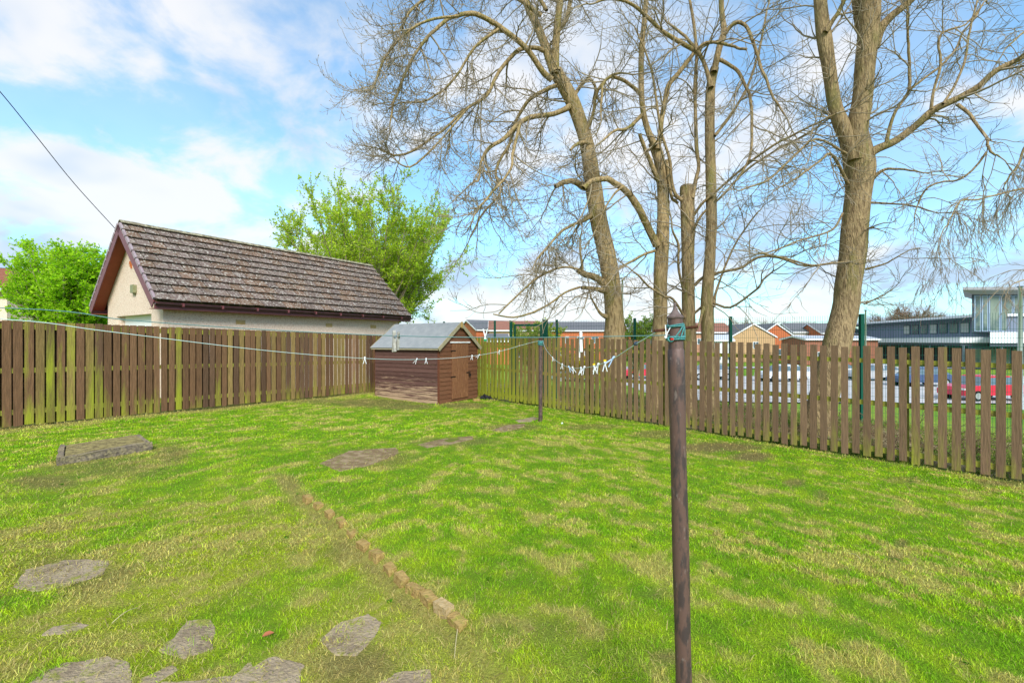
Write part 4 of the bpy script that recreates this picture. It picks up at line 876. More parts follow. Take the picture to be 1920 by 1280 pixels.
def bare_tree(name, label, trunk, limbs, Y, style, bark, seed, dens=1.0, ns=14, stubs=(), tw=None):
    rnd = np.random.default_rng(seed); tp = trunk
    b = at(tp[0][0], tp[0][1], Y); g = float(gz(b.x, Y)); pyg = 640 + (CZ - g) / Y * F
    dxy = (tp[0][0] - tp[1][0]) / max(1, (tp[0][1] - tp[1][1]))
    tp = [(tp[0][0] + dxy * (pyg + 6 - tp[0][1]), pyg + 6, tp[0][2] * 1.22), (tp[0][0] + dxy * (pyg - 30 - tp[0][1]), pyg - 30, tp[0][2] * 1.06)] + list(tp)
    root = thing(name, (float(at(tp[0][0], pyg, Y).x), Y, g), label, "tree", "bare trees behind the picket fence")
    P, r = limb3(tp, Y, Y + 0.15, 4); V, Fq = bark_tube(P, r, ns, rnd, .07); a = Arr(); a.add(V, Fq); a.build("trunk", bark, root)
    # cap for cut or broken top
    sources = [(P, r, 'trunk')]
    for L in limbs:
        pts, y1 = L[0], L[1]; kind = L[2] if len(L) > 2 else ''
        Q, q = limb3(pts, Y + (L[3] if len(L) > 3 else 0), Y + y1, 4)
        Q = Q + (np.cumsum(rnd.normal(0, .012, Q.shape), axis=0) if kind != 'stem' else 0) * np.linspace(0, 1, len(Q))[:, None]
        V, Fq = bark_tube(Q, q, 10 if q[0] > .08 else 7, rnd, .06); a = Arr(); a.add(V, Fq); a.build("limb", bark, root); 
        sources.append((Q, q, kind))
    for pts in stubs:
        Q, q = limb3(pts, Y - .18, Y - .45, 3); V, Fq = bark_tube(Q, q, 8, rnd, .15); mb = MB(); mb.add(V, [tuple(f) for f in Fq]); n_ = len(Q); 
        part(mb, "broken_stub", bark, root, smooth_=True)
        mb = MB(); d = (Q[-1] - Q[-2]); d /= np.linalg.norm(d); mb.tube([Q[-1] - d * .01, Q[-1] + d * .012], [q[-1] * .98, q[-1] * .8], 8); part(mb, "stub_end", M['wound'], root)
    # level 1 from limbs and trunk
    st = style; lead = []; tw_ = Arr(); S1 = []; D1 = []; R1 = []
    for (Q, q, kind) in sources:
        if kind in ('none',): continue
        Qr, qr, Ls = resample(Q, q, 24); per = int(Ls * st['per_m'] * dens * (st.get('trunk_k', .35) if kind == 'trunk' else 1.0))
        if per < 1: continue
        S, D, rr, t = spawn(Qr[None], qr[None], per, st['a1'], rnd, 0.12 if kind != 'trunk' else .25, st.get('zb1', 0))
        S1.append(S); D1.append(D); R1.append(np.minimum(rr * .55, st['r1'] * (0.6 + .8 * rnd.random(len(rr)))))
        # a leader continuing each limb
        if kind not in ('trunk', 'cut'):
            S1.append(Q[-1:]); d = Q[-1:] - Q[-2:-1]; D1.append(d / np.linalg.norm(d)); R1.append(q[-1:]); lead.append(sum(len(v) for v in S1) - 1)
    S1 = np.vstack(S1); D1 = np.vstack(D1); R1 = np.concatenate(R1); l1 = st['l1'] * (0.45 + 0.9 * rnd.random(len(S1))); l1[lead] *= .55
    k = inview(S1); S1, D1, R1, l1 = S1[k], D1[k], R1[k], l1[k]
    if name == 'bare_tree' and Y == 12.0: l1 *= .35 + .65 * smooth(660, 900, 960 + S1[:, 0] / S1[:, 1] * F)
    rt = st['rt']
    P1, q1 = grow(S1, D1, l1, R1, np.full(len(S1), rt * 1.3), 12, st['droop'], st['curl'], st['wob'], rnd)
    V, Fq = tubes_bulk(P1, q1, 4); tw_.add(V, Fq)
    S2, D2, R2, t = spawn(P1, q1, st['n2'], st['a2'], rnd, .12, st.get('zb', 0)); k = inview(S2); S2, D2, R2 = S2[k], D2[k], R2[k]
    l2 = st['l2'] * (0.35 + 1.0 * rnd.random(len(S2)))
    P2, q2 = grow(S2, D2, l2, np.maximum(R2 * .7, rt * 1.2), np.full(len(S2), rt), 8, st['droop'] * .8, st['curl'] * 1.1, st['wob'] * 1.1, rnd)
    V, Fq = tubes_bulk(P2, q2, 3); tw_.add(V, Fq)
    S3, D3, R3, t = spawn(P2, q2, st['n3'], st['a3'], rnd, .2, st.get('zb', 0)); k = inview(S3, -120, 60); S3, D3 = S3[k], D3[k]
    l3 = st['l3'] * (0.35 + 1.0 * rnd.random(len(S3)))
    P3, q3 = grow(S3, D3, l3, np.full(len(S3), rt), np.full(len(S3), rt * .75), 5, st['droop'] * .5, st['curl'] * 1.3, st['wob'], rnd)
    if st.get('bud'): q3[:, -1] = rt * st['bud']
    V, Fq = tubes_bulk(P3, q3, 3); tw_.add(V, Fq)
    tw_.build("twigs", M['twig'], root)
    return root
DROOP = dict(per_m=4.1, a1=(35, 80), l1=1.5, r1=.022, n2=8, a2=(25, 65), l2=.62, n3=5, a3=(25, 60), l3=.24, droop=.66, curl=.46, wob=.13, rt=.0042, bud=1.9, trunk_k=.3)
WILD = dict(per_m=2.3, a1=(30, 75), l1=1.7, r1=.02, n2=7, a2=(25, 60), l2=.75, n3=3, a3=(25, 55), l3=.35, droop=.10, curl=.10, wob=.15, rt=.0042, trunk_k=.55)
BIRCH = dict(per_m=4, a1=(20, 70), l1=1.3, r1=.012, n2=9, a2=(15, 50), l2=.6, n3=5, a3=(20, 60), l3=.16, droop=1.6, curl=0, wob=.12, rt=.0034, trunk_k=.4)
def trees():
    # tree 1: leaning trunk with weeping boughs reaching over the lawn
    t1 = [(1152, 640, 42), (1152, 600, 37), (1148, 545, 35), (1138, 480, 34), (1122, 410, 33), (1112, 345, 32), (1101, 275, 27), (1085, 220, 26), (1068, 180, 26), (1042, 135, 25)]
    L1 = [([(1042, 138, 22), (1022, 85, 17), (1003, 40, 15), (985, 0, 14), (962, -80, 12), (945, -170, 9)], 1.0, 'stem'),
          ([(1040, 138, 17), (1042, 85, 14), (1046, 40, 13), (1050, 0, 12), (1058, -100, 10), (1070, -190, 7)], -.8, 'stem'),
          ([(1044, 60, 10), (1062, 35, 9), (1070, -10, 8), (1085, -90, 7)], .8, '', .0),
          ([(1035, 150, 12), (1017, 134, 11), (989, 94, 10), (951, 62, 10), (920, 40, 9), (886, 26, 9), (854, 30, 7), (823, 47, 6.5), (795, 72, 6), (762, 118, 5), (738, 175, 4.5), (722, 235, 3.5)], -2.0),
          ([(860, 30, 5), (800, 38, 5), (748, 70, 4.5), (712, 120, 4), (695, 160, 3)], -2.4, '', -1.8),
          ([(935, 55, 6), (890, 90, 5), (850, 150, 4.5), (800, 190, 4), (745, 200, 3.5)], -1.0, '', -.9),
          ([(880, 200, 4), (820, 270, 4), (770, 315, 3.5), (740, 300, 2.5)], -1.6, '', -1.2),
          ([(1020, 95, 9), (1004, 90, 8), (973, 94, 8), (945, 122, 7), (926, 150, 6.5), (911, 178, 6), (870, 203, 5.5), (839, 231, 5), (795, 262, 4.5), (750, 285, 4), (712, 270, 3)], -1.2),
          ([(1068, 200, 12), (1055, 207, 10), (1036, 214, 9), (995, 220, 9), (970, 234, 8.5), (945, 259, 8), (917, 275, 7), (903, 300, 5.5), (900, 328, 4.5), (885, 332, 3.5)], -1.5),
          ([(975, 232, 6), (968, 260, 6), (960, 290, 5.5), (956, 318, 5), (932, 344, 5), (906, 372, 4.5), (882, 400, 4)], -1.8, '', -.9),
          ([(1045, 160, 8), (1029, 166, 8), (995, 187, 7), (972, 222, 6), (958, 262, 5)], .8),
          ([(1015, 30, 8), (960, -10, 8), (900, -30, 7), (830, -20, 6), (775, 5, 5), (745, 40, 4)], -1.4),
          ([(1025, 20, 7), (985, -40, 7), (900, -90, 6), (820, -90, 5), (770, -60, 4)], .8),
          ([(960, 262, 5), (930, 320, 5), (940, 360, 4), (905, 400, 4), (880, 440, 3)], -.4, '', -.6),
          ([(1073, 185, 8), (1090, 160, 7), (1105, 148, 6), (1118, 165, 5), (1125, 190, 4)], .6),
          ([(1100, 245, 7), (1112, 215, 6), (1118, 180, 6), (1140, 150, 5), (1160, 145, 4)], -.7),
          ([(1112, 400, 12), (1098, 412, 9), (1080, 422, 6), (1050, 440, 5), (1010, 490, 4)], -1.0),
          ([(1135, 535, 16), (1118, 520, 13), (1098, 510, 12), (1084, 500, 10)], -.3, 'cut'),
          ([(1092, 508, 6), (1090, 490, 5), (1086, 470, 4), (1085, 440, 3)], -.4, '', -.3),
          ([(1085, 505, 4.5), (1050, 500, 4), (1000, 520, 4), (930, 585, 3)], -1.6, '', -.3),
          ([(1132, 545, 12), (1112, 541, 8), (1090, 540, 7)], -.2, 'cut'),
          ([(1088, 538, 4.5), (1060, 548, 4), (1020, 575, 4), (975, 592, 3.5), (925, 590, 2.5)], -1.4, '', -.2),
          ([(1146, 595, 14), (1132, 592, 8), (1124, 585, 5), (1105, 560, 3)], -.3),
          ([(1108, 352, 15), (1092, 348, 13), (1075, 340, 11), (1055, 341, 10), (1034, 350, 9)], -.35, 'cut'),
          ([(1110, 270, 8), (1098, 268, 8), (1083, 270, 7), (1067, 280, 5)], -.4, 'cut')]
    bare_tree("bare_tree", "leaning bare tree with weeping boughs and a broken stub halfway up its trunk", t1, L1, 12.0, DROOP, M['bark1'], 4, 1.0,
              stubs=[])
    # tree 2: two-stemmed, mossy fork
    t2 = [(1235, 640, 28), (1238, 590, 26), (1238, 540, 26), (1240, 480, 27), (1243, 420, 24), (1243, 350, 23), (1236, 300, 21), (1226, 268, 22)]
    L2 = [([(1228, 275, 15), (1215, 245, 12), (1207, 215, 11), (1203, 180, 11), (1202, 120, 11), (1205, 70, 10), (1210, 20, 10), (1214, -60, 9), (1210, -160, 6)], .4, 'stem'),
          ([(1233, 280, 12), (1238, 250, 10), (1240, 225, 10), (1246, 195, 10), (1254, 160, 10), (1272, 138, 9), (1292, 112, 8), (1304, 96, 8)], -.2, 'stem'),
          ([(1304, 96, 8), (1280, 82, 9), (1245, 62, 8), (1215, 35, 7), (1185, 12, 6), (1150, 2, 5), (1120, 8, 4)], -1.0, '', -.2),
          ([(1204, 215, 8), (1190, 228, 7), (1170, 242, 6), (1145, 248, 5), (1125, 262, 4)], -1.0),
          ([(1200, 175, 9), (1185, 162, 7), (1165, 150, 7), (1145, 147, 6), (1130, 165, 5), (1125, 215, 4)], -.8),
          ([(1232, 460, 17), (1222, 440, 15), (1205, 405, 14), (1192, 380, 14), (1180, 362, 13), (1160, 346, 12), (1142, 338, 11), (1120, 341, 10), (1098, 358, 9)], -.9, 'cut'),
          ([(1168, 350, 5), (1150, 365, 4), (1130, 395, 3), (1115, 440, 3)], -.9, '', -.7),
          ([(1235, 340, 10), (1225, 315, 9), (1212, 280, 8), (1200, 252, 7)], -.5, 'cut'),
          ([(1228, 470, 6), (1205, 478, 5), (1180, 492, 4.5), (1160, 505, 4)], -.6),
          ([(1250, 300, 6), (1256, 340, 6), (1262, 368, 6), (1275, 375, 6)], -.1, 'cut')]
    bare_tree("bare_tree", "two-stemmed bare tree with a mossy green fork, next to the leaning one", t2, L2, 11.7, WILD, M['bark1'], 9, 1.0)
    # tree 3: topped trunk
    t3 = [(1292, 640, 27), (1291, 580, 25), (1290, 520, 24), (1290, 460, 25), (1289, 400, 27), (1288, 358, 28), (1288, 350, 26)]
    L3 = [([(1298, 372, 9), (1304, 340, 8), (1310, 312, 7), (1306, 280, 8), (1304, 220, 7), (1303, 160, 7), (1306, 100, 6), (1300, 40, 6), (1290, -20, 5), (1280, -120, 4)], .3, 'stem'),
          ([(1278, 375, 8), (1266, 365, 7), (1258, 340, 6), (1254, 300, 6), (1240, 260, 5), (1228, 210, 5), (1215, 130, 4), (1190, 60, 3)], -.6),
          ([(1300, 405, 6), (1318, 380, 5.5), (1345, 358, 5), (1400, 310, 5), (1450, 275, 5), (1510, 245, 4.5), (1570, 218, 4)], -2.4),
          ([(1300, 430, 6), (1318, 400, 5), (1350, 372, 5), (1402, 318, 4.5), (1460, 280, 4.5), (1530, 240, 4), (1600, 190, 3.5)], -1.6),
          ([(1302, 535, 7), (1318, 520, 6), (1350, 510, 6), (1385, 502, 6), (1418, 482, 6), (1460, 484, 5), (1510, 500, 4), (1560, 495, 3)], -1.5),
          ([(1280, 540, 5), (1272, 500, 5), (1272, 460, 5), (1262, 438, 4)], -.5),
          ([(1298, 590, 5), (1330, 568, 5), (1370, 578, 5), (1420, 545, 4.5), (1440, 520, 4)], -1.4),
          ([(1284, 596, 5), (1262, 560, 5), (1240, 552, 4.5), (1215, 530, 4), (1190, 500, 3.5)], -1.4)]
    r3 = bare_tree("bare_tree", "topped bare tree, its trunk cut flat and sprouting long thin shoots", t3, L3, 11.5, dict(WILD, per_m=2.1, trunk_k=.5), M['bark2'], 14, 1.0)
    p = at(1288, 350, 11.65); mb = MB(); mb.tube([p - Vector((0, 0, .02)), p + Vector((0, 0, .03))], [.178, .15], 14); part(mb, "cut_top", M['twigpale2'], r3)
    # tree 4: slim straight
    t4 = [(1327, 640, 24), (1326, 580, 25), (1326, 555, 24), (1331, 480, 21), (1334, 420, 21), (1333, 340, 20), (1331, 260, 19), (1331, 200, 19), (1333, 160, 18), (1340, 128, 17)]
    L4 = [([(1333, 165, 12), (1327, 140, 9), (1318, 115, 8), (1306, 96, 8), (1290, 78, 6), (1260, 55, 5)], .4),
          ([(1339, 135, 13), (1344, 110, 13), (1350, 85, 13), (1357, 62, 13), (1354, 30, 11), (1352, 0, 11), (1354, -100, 9), (1350, -190, 6)], .2, 'stem'),
          ([(1358, 66, 9), (1370, 50, 8), (1386, 42, 8), (1402, 52, 7), (1416, 80, 7), (1428, 112, 6), (1440, 140, 6), (1452, 170, 5), (1476, 210, 4)], -1.2),
          ([(1350, 112, 8), (1368, 122, 7), (1385, 135, 7), (1398, 160, 6.5), (1408, 185, 6.5), (1411, 220, 6), (1408, 285, 5.5), (1380, 330, 3.5)], -1.0),
          ([(1340, 255, 7), (1352, 240, 6), (1378, 205, 5.5), (1400, 160, 5), (1420, 100, 5), (1436, 20, 4)], .8),
          ([(1305, 94, 6), (1325, 80, 6), (1350, 82, 6), (1375, 90, 5.5), (1395, 97, 5)], -.6, 'cut'),
          ([(1338, 575, 7), (1345, 540, 5), (1375, 470, 4), (1420, 400, 3)], .9),
          ([(1320, 575, 8), (1312, 600, 5), (1305, 620, 4)], -.3, 'cut')]
    bare_tree("bare_tree", "slim straight bare tree standing close behind the topped one", t4, L4, 11.2, WILD, M['bark2'], 21, .95)
    # tree 5: the big one
    t5 = [(1569, 643, 56), (1584, 581, 53), (1592, 525, 53), (1599, 469, 55), (1604, 412, 52), (1610, 356, 53), (1612, 318, 62), (1606, 280, 60), (1600, 255, 58), (1596, 232, 56)]
    L5 = [([(1600, 300, 24), (1590, 262, 32), (1577, 232, 33), (1568, 208, 29), (1562, 180, 27), (1554, 125, 27), (1546, 75, 30), (1540, 30, 27), (1536, -20, 24), (1528, -120, 19), (1520, -200, 14)], .3, 'stem'),
          ([(1606, 300, 30), (1606, 262, 40), (1610, 225, 43), (1617, 185, 41), (1622, 125, 41), (1628, 70, 44), (1630, 20, 46), (1632, -30, 40), (1640, -120, 28), (1650, -200, 20)], -.2, 'stem'),
          ([(1624, 75, 26), (1612, 40, 22), (1605, -10, 20), (1590, -110, 15), (1580, -190, 10)], .5, 'stem'),
          ([(1636, 90, 30), (1650, 56, 22), (1672, 30, 18), (1700, 8, 16), (1740, -30, 14), (1800, -90, 10), (1850, -150, 8)], -1.0, 'stem'),
          ([(1622, 300, 26), (1640, 282, 20), (1679, 264, 18), (1719, 234, 17), (1751, 206, 17), (1797, 184, 16), (1835, 162, 15), (1866, 134, 14), (1920, 106, 13), (2000, 60, 11), (2080, 10, 8)], -1.8, 'stem'),
          ([(1548, 60, 13), (1560, 40, 10), (1570, 20, 9), (1577, -10, 9), (1590, -90, 7)], -.5),
          ([(1662, 268, 9), (1668, 240, 8), (1680, 205, 7), (1704, 169, 7), (1707, 125, 6.5), (1704, 80, 6), (1702, 20, 5), (1710, -50, 4)], -.6, '', -.2),
          ([(1704, 170, 6), (1735, 145, 6), (1768, 118, 5.5), (1790, 90, 5), (1805, 55, 5), (1830, 30, 4.5), (1850, 0, 4)], .3, '', -.4),
          ([(1746, 205, 8), (1750, 170, 6), (1762, 120, 6), (1756, 80, 5), (1762, 60, 4.5), (1800, 45, 4), (1830, 0, 3.5)], -.8, '', -.7),
          ([(1768, 195, 7), (1790, 160, 6), (1808, 110, 5.5), (1815, 60, 5), (1825, 10, 4)], .2, '', -.8),
          ([(1795, 196, 9), (1818, 214, 8), (1835, 240, 7), (1850, 262, 7), (1858, 288, 6), (1876, 296, 4)], -1.9, '', -1.2),
          ([(1850, 285, 6), (1830, 312, 5), (1800, 335, 5), (1770, 340, 4.5), (1735, 352, 4.5), (1716, 382, 4)], -1.4, '', -1.9),
          ([(1630, 340, 12), (1650, 322, 8), (1668, 315, 6), (1710, 318, 4.5), (1740, 322, 3)], -.6),
          ([(1634, 380, 6), (1670, 382, 4.5), (1716, 384, 4.5), (1745, 392, 3)], -.9),
          ([(1590, 345, 8), (1560, 290, 6), (1540, 300, 5), (1510, 325, 5), (1490, 345, 4)], -.9),
          ([(1590, 290, 6), (1530, 262, 5), (1480, 300, 4.5), (1440, 330, 4), (1380, 350, 3)], -1.3),
          ([(1580, 400, 5), (1560, 430, 4.5), (1510, 445, 4), (1450, 470, 3.5)], -1.0),
          ([(1612, 490, 6), (1570, 492, 5), (1520, 498, 4.5), (1480, 488, 4), (1430, 478, 4)], -.9),
          ([(1622, 505, 6), (1655, 495, 4), (1690, 475, 3)], -.4), ([(1620, 570, 4), (1650, 556, 3), (1672, 545, 2)], -.2)]
    bare_tree("bare_tree", "thickest bare tree, forked high up, one heavy bough slanting over the long low building", t5, L5, 9.4, dict(WILD, l1=1.35, l2=.6, l3=.28, rt=.0036, per_m=2.4, trunk_k=.6), M['bark2'], 33, 1.05, ns=20)
    # birch whose trunk stands out of the frame
    t6 = [(2180, 640, 30), (2175, 500, 28), (2160, 300, 26), (2150, 100, 22), (2140, -100, 16)]
    L6 = [([(2158, 330, 10), (2080, 330, 9), (2000, 345, 8), (1930, 352, 7), (1880, 362, 5), (1830, 375, 4), (1795, 380, 3.5), (1775, 415, 3), (1755, 450, 2.5)], -1.0),
          ([(2160, 230, 10), (2060, 200, 9), (1980, 240, 7), (1925, 270, 6), (1905, 310, 5), (1880, 345, 4)], -.5),
          ([(2175, 520, 8), (2080, 500, 7), (1990, 505, 5), (1930, 520, 4), (1890, 532, 3)], -.6),
          ([(2158, 80, 10), (2060, 20, 8), (1980, 30, 6), (1930, 60, 5), (1890, 100, 4)], -.8)]
    t = bare_tree("birch_tree", "wispy birch reaching in from outside with fine hanging twigs above the glazed tower", t6, L6, 11.0, BIRCH, M['bark1'], 41, 1.0); 
    del t['group']
M['twigpale2'] = mat("weathered_cut_wood", (0.26, 0.19, 0.11), 0.9, nz=(20, 0.4, 0.7, (0.13, 0.09, 0.05)))

# ------------------------------------------------------------------ leafy trees
def leaves(P, rad, per, size, cols, rnd, jit, fold=True):
    S, D, rr, t = spawn(P, rad, per, (10, 80), rnd, .1); n = len(S); S = S + rnd.normal(0, jit, S.shape)
    ax = D + rnd.normal(0, .45, D.shape); ax /= np.linalg.norm(ax, axis=1, keepdims=True); q = rnd.normal(0, 1, S.shape); sd = np.cross(ax, q); sd /= np.linalg.norm(sd, axis=1, keepdims=True)
    s = (size * (.55 + .9 * rnd.random(n)))[:, None]
    V = np.stack([S, S + ax * s * .5 + sd * s * .30, S + ax * s, S + ax * s * .5 - sd * s * .30], 1)
    k = np.arange(n)[:, None] * 4; Fq = k + np.array([[0, 1, 2, 3]])
    c = np.array(cols[0])[None] + (np.array(cols[1]) - np.array(cols[0]))[None] * rnd.random((n, 1)) ; c = c * (.75 + .5 * rnd.random((n, 1)))
    return V.reshape(-1, 3), Fq, np.repeat(c[:, None], 4, 1).reshape(-1, 3)
def leafy_tree(name, label, px, Y, base_z, H, spread, nst, seed, leaf, per, l2, l3, n2, n3, cols, droop=-.25, group=None, stem_r=.09, lean=0.0, hvar=.35, frac=.22):
    rnd = np.random.default_rng(seed); x0 = (px - 960) / F * Y
    root = thing(name, (x0, Y, base_z), label, "tree", group)
    tr = Arr(); h0 = H * frac
    P, r = resample(np.array([[x0, Y, base_z - .1], [x0 + .03, Y, base_z + h0 * .5], [x0, Y, base_z + h0 * 1.1]]), np.array([stem_r * 2.1, stem_r * 1.7, stem_r * 1.3]), 6)[:2]
    V, Fq = tube(P, r, 10); tr.add(V, Fq); tr.build("trunk", M['bark1'], root)
    a = rnd.random(nst) * 2 * math.pi; e = spread * np.sqrt(rnd.random(nst)); S = np.tile([[x0, Y, base_z + h0 * .7]], (nst, 1)) + rnd.normal(0, .04, (nst, 3))
    D = np.stack([np.cos(a) * np.sin(e) + lean, np.sin(a) * np.sin(e), np.cos(e)], 1); L = (H - h0 * .7) * (1 - hvar * rnd.random(nst)) * (1 - .22 * e / max(spread, .01))
    P1, q1 = grow(S, D, L, np.full(nst, stem_r), np.full(nst, .012), 14, -droop * 0, .18, .05, rnd)
    B = Arr(); V, Fq = tubes_bulk(P1, q1, 5); B.add(V, Fq)
    S2, D2, R2, t = spawn(P1, q1, n2, (25, 60), rnd, .12, .35); P2, q2 = grow(S2, D2, l2 * (.4 + .9 * rnd.random(len(S2))) * (1.15 - .75 * t), np.maximum(R2 * .5, .012), np.full(len(S2), .006), 7, -.05, .30, .09, rnd)
    V, Fq = tubes_bulk(P2, q2, 3); B.add(V, Fq)
    S3, D3, R3, t = spawn(P2, q2, n3, (25, 60), rnd, .2, .2); P3, q3 = grow(S3, D3, l3 * (.4 + .9 * rnd.random(len(S3))), np.full(len(S3), .007), np.full(len(S3), .005), 4, 0, .2, .09, rnd)
    V, Fq = tubes_bulk(P3, q3, 3); B.add(V, Fq); B.build("branches", M['twig'], root)
    V1, F1, C1 = leaves(P3, q3, per, leaf, cols, rnd, leaf * .35); V2, F2, C2 = leaves(P2[:, 2:], q2[:, 2:], max(1, per // 2), leaf, cols, rnd, leaf * .3); V4, F4, C4 = leaves(P1[:, 8:], q1[:, 8:], per * 8, leaf, cols, rnd, leaf * .8)
    mesh_obj("crown", np.vstack([V1, V2, V4]) - np.array(root.location), np.vstack([F1, F2 + len(V1), F4 + len(V1) + len(V2)]), M['leaf'], root, np.vstack([C1, C2, C4]))
    return root
def greenery():
    G1 = ((.32, .52, .02), (.62, .74, .07)); G2 = ((.28, .56, .012), (.52, .78, .03))
    leafy_tree("green_tree", "tall upright tree in fresh yellow-green leaf rising behind the garage roof", 692, 23.5, -.3, 11.5, .70, 64, 5, .10, 21, 2.1, .7, 14, 6, G1, hvar=.30, stem_r=.075, frac=.14, lean=0.015)
    leafy_tree("green_tree", "rounded dense bright green tree at the gable side of the garage", 132, 20, .1, 6.35, .60, 60, 6, .10, 24, 1.25, .5, 14, 6, G2, hvar=.22, stem_r=.07, frac=.16)
    leafy_tree("conifer", "small dark green conifer top showing beyond the shed roof", 820, 34, -1, 3.9, .35, 10, 8, .12, 12, .8, .35, 8, 5, ((.02, .09, .01), (.06, .16, .02)), hvar=.4, stem_r=.04)
    leafy_tree("green_tree", "small pale yellow-green tree behind the mesh gate", 1000, 30, -1.2, 4.9, .7, 16, 12, .13, 10, 1.0, .4, 9, 5, ((.22, .32, .03), (.40, .46, .06)), hvar=.3, stem_r=.05)
    leafy_tree("green_tree", "small pointed green tree seen between the leaning and the two-stemmed bare trunks", 1194, 27, -1.3, 5.0, .35, 12, 13, .12, 12, .9, .35, 9, 5, ((.12, .24, .02), (.30, .38, .05)), hvar=.45, stem_r=.05)
    leafy_tree("yellow_shrub", "low bright yellow flowering shrub just above the pickets, before the orange terrace", 1085, 24, -1.1, 2.95, 1.1, 16, 15, .11, 9, .7, .3, 8, 4, ((.52, .42, .01), (.65, .58, .02)), hvar=.3, stem_r=.02)
    # far bare woodland trees on the horizon: one built, the rest copied
    rnd = np.random.default_rng(50); root = thing("distant_tree", (0, 0, 0), "", "tree", "bare trees on the horizon"); n = 14
    a = rnd.random(n) * 6.28; e = .75 * np.sqrt(rnd.random(n)); S = np.tile([[0, 0, 1.5]], (n, 1)); D = np.stack([np.cos(a) * np.sin(e), np.sin(a) * np.sin(e), np.cos(e)], 1)
    P1, q1 = grow(S, D, 7 * (.6 + .5 * rnd.random(n)), np.full(n, .12), np.full(n, .03), 8, 0, .1, .1, rnd); B = Arr(); V, Fq = tubes_bulk(P1, q1, 3); B.add(V, Fq)
    S2, D2, R2, t = spawn(P1, q1, 12, (20, 55), rnd, .1); P2, q2 = grow(S2, D2, 2.6 * (.4 + .8 * rnd.random(len(S2))), np.full(len(S2), .05), np.full(len(S2), .02), 5, 0, .1, .12, rnd); V, Fq = tubes_bulk(P2, q2, 3); B.add(V, Fq)
    S3, D3, R3, t = spawn(P2, q2, 9, (20, 55), rnd, .1); P3, q3 = grow(S3, D3, 1.1 * (.4 + .8 * rnd.random(len(S3))), np.full(len(S3), .03), np.full(len(S3), .02), 3, 0, .1, .1, rnd); V, Fq = tubes_bulk(P3, q3, 3); B.add(V, Fq)
    B.build("crown", M['fartwig'], root); mb = MB(); mb.tube([(0, 0, -.5), (0, 0, 2)], [.3, .2], 7); part(mb, "trunk", M['bark1'], root)
    spots = [(1345, 130, 9, 'behind the red-brown roof'), (1395, 140, 10.5, 'behind the buff gable'), (1440, 150, 10.5, 'between the buff and the orange gable'), (1490, 140, 9, 'behind the slate roofs'), (1525, 130, 9, 'at the edge of the thickest trunk'), (1645, 150, 11, 'at the low end of the long building'),
             (1665, 130, 12, 'above the low end of the long roof'), (1688, 125, 14, 'tallest above the long roof'), (1712, 125, 11.5, 'above the middle of the long roof'), (1742, 130, 11.5, 'above the long roof window strip'), (1765, 135, 11, 'nearer the glazed tower'), (1790, 130, 11.5, 'next to the glazed tower'),
             (1112, 120, 8, 'behind the orange terrace'), (1060, 120, 8.5, 'over the ridge of the orange terrace'), (925, 125, 7.5, 'behind the red-brown roofed house'), (1885, 130, 10, 'behind the glazed tower'), (1270, 125, 8, 'beyond the two-stemmed tree')]
    for k, (px, Y, H, wh) in enumerate(spots):
        o = root if k == 0 else copy_tree(root); o.location = ((px - 960) / F * Y, Y, ZB); s = H / 9.5; o.scale = (s * 1.15, s * 1.15, s); o.rotation_euler = (0, 0, k * 1.3); o['label'] = "distant brown leafless tree " + wh
M['fartwig'] = mat("distant_twigs", (0.24, 0.16, 0.11), 1.0)

# ------------------------------------------------------------------ clothes poles, lines, pegs
def lathe(prof, n=20):
    mb = MB(); V = []; m_ = len(prof)
    for (r, z) in prof:
        for k in range(n): a = k / n * 2 * math.pi; V.append((r * math.cos(a), r * math.sin(a), z))
    mb.add(V, [(i_ * n + k, i_ * n + (k + 1) % n, (i_ + 1) * n + (k + 1) % n, (i_ + 1) * n + k) for i_ in range(m_ - 1) for k in range(n)] + [tuple(range(n))[::-1], tuple(range((m_ - 1) * n, m_ * n))]); return mb
def local(mb, name, mt, root, sm=True): return mb.build(name, mt, root, smooth_=sm, col=False)
PNX, PNY = (1286 - 960) / F * 1.8, 1.8; PNZ = float(gz(PNX, PNY))
PFX, PFY = 0.62, 9.8; PFZ = float(gz(PFX, PFY)); PLX, PLY = -3.4, 1.5; PLZ = float(gz(PLX, PLY))
def shade_auto(o):
    m_ = o.modifiers.new("edges", 'EDGE_SPLIT'); m_.split_angle = math.radians(40)
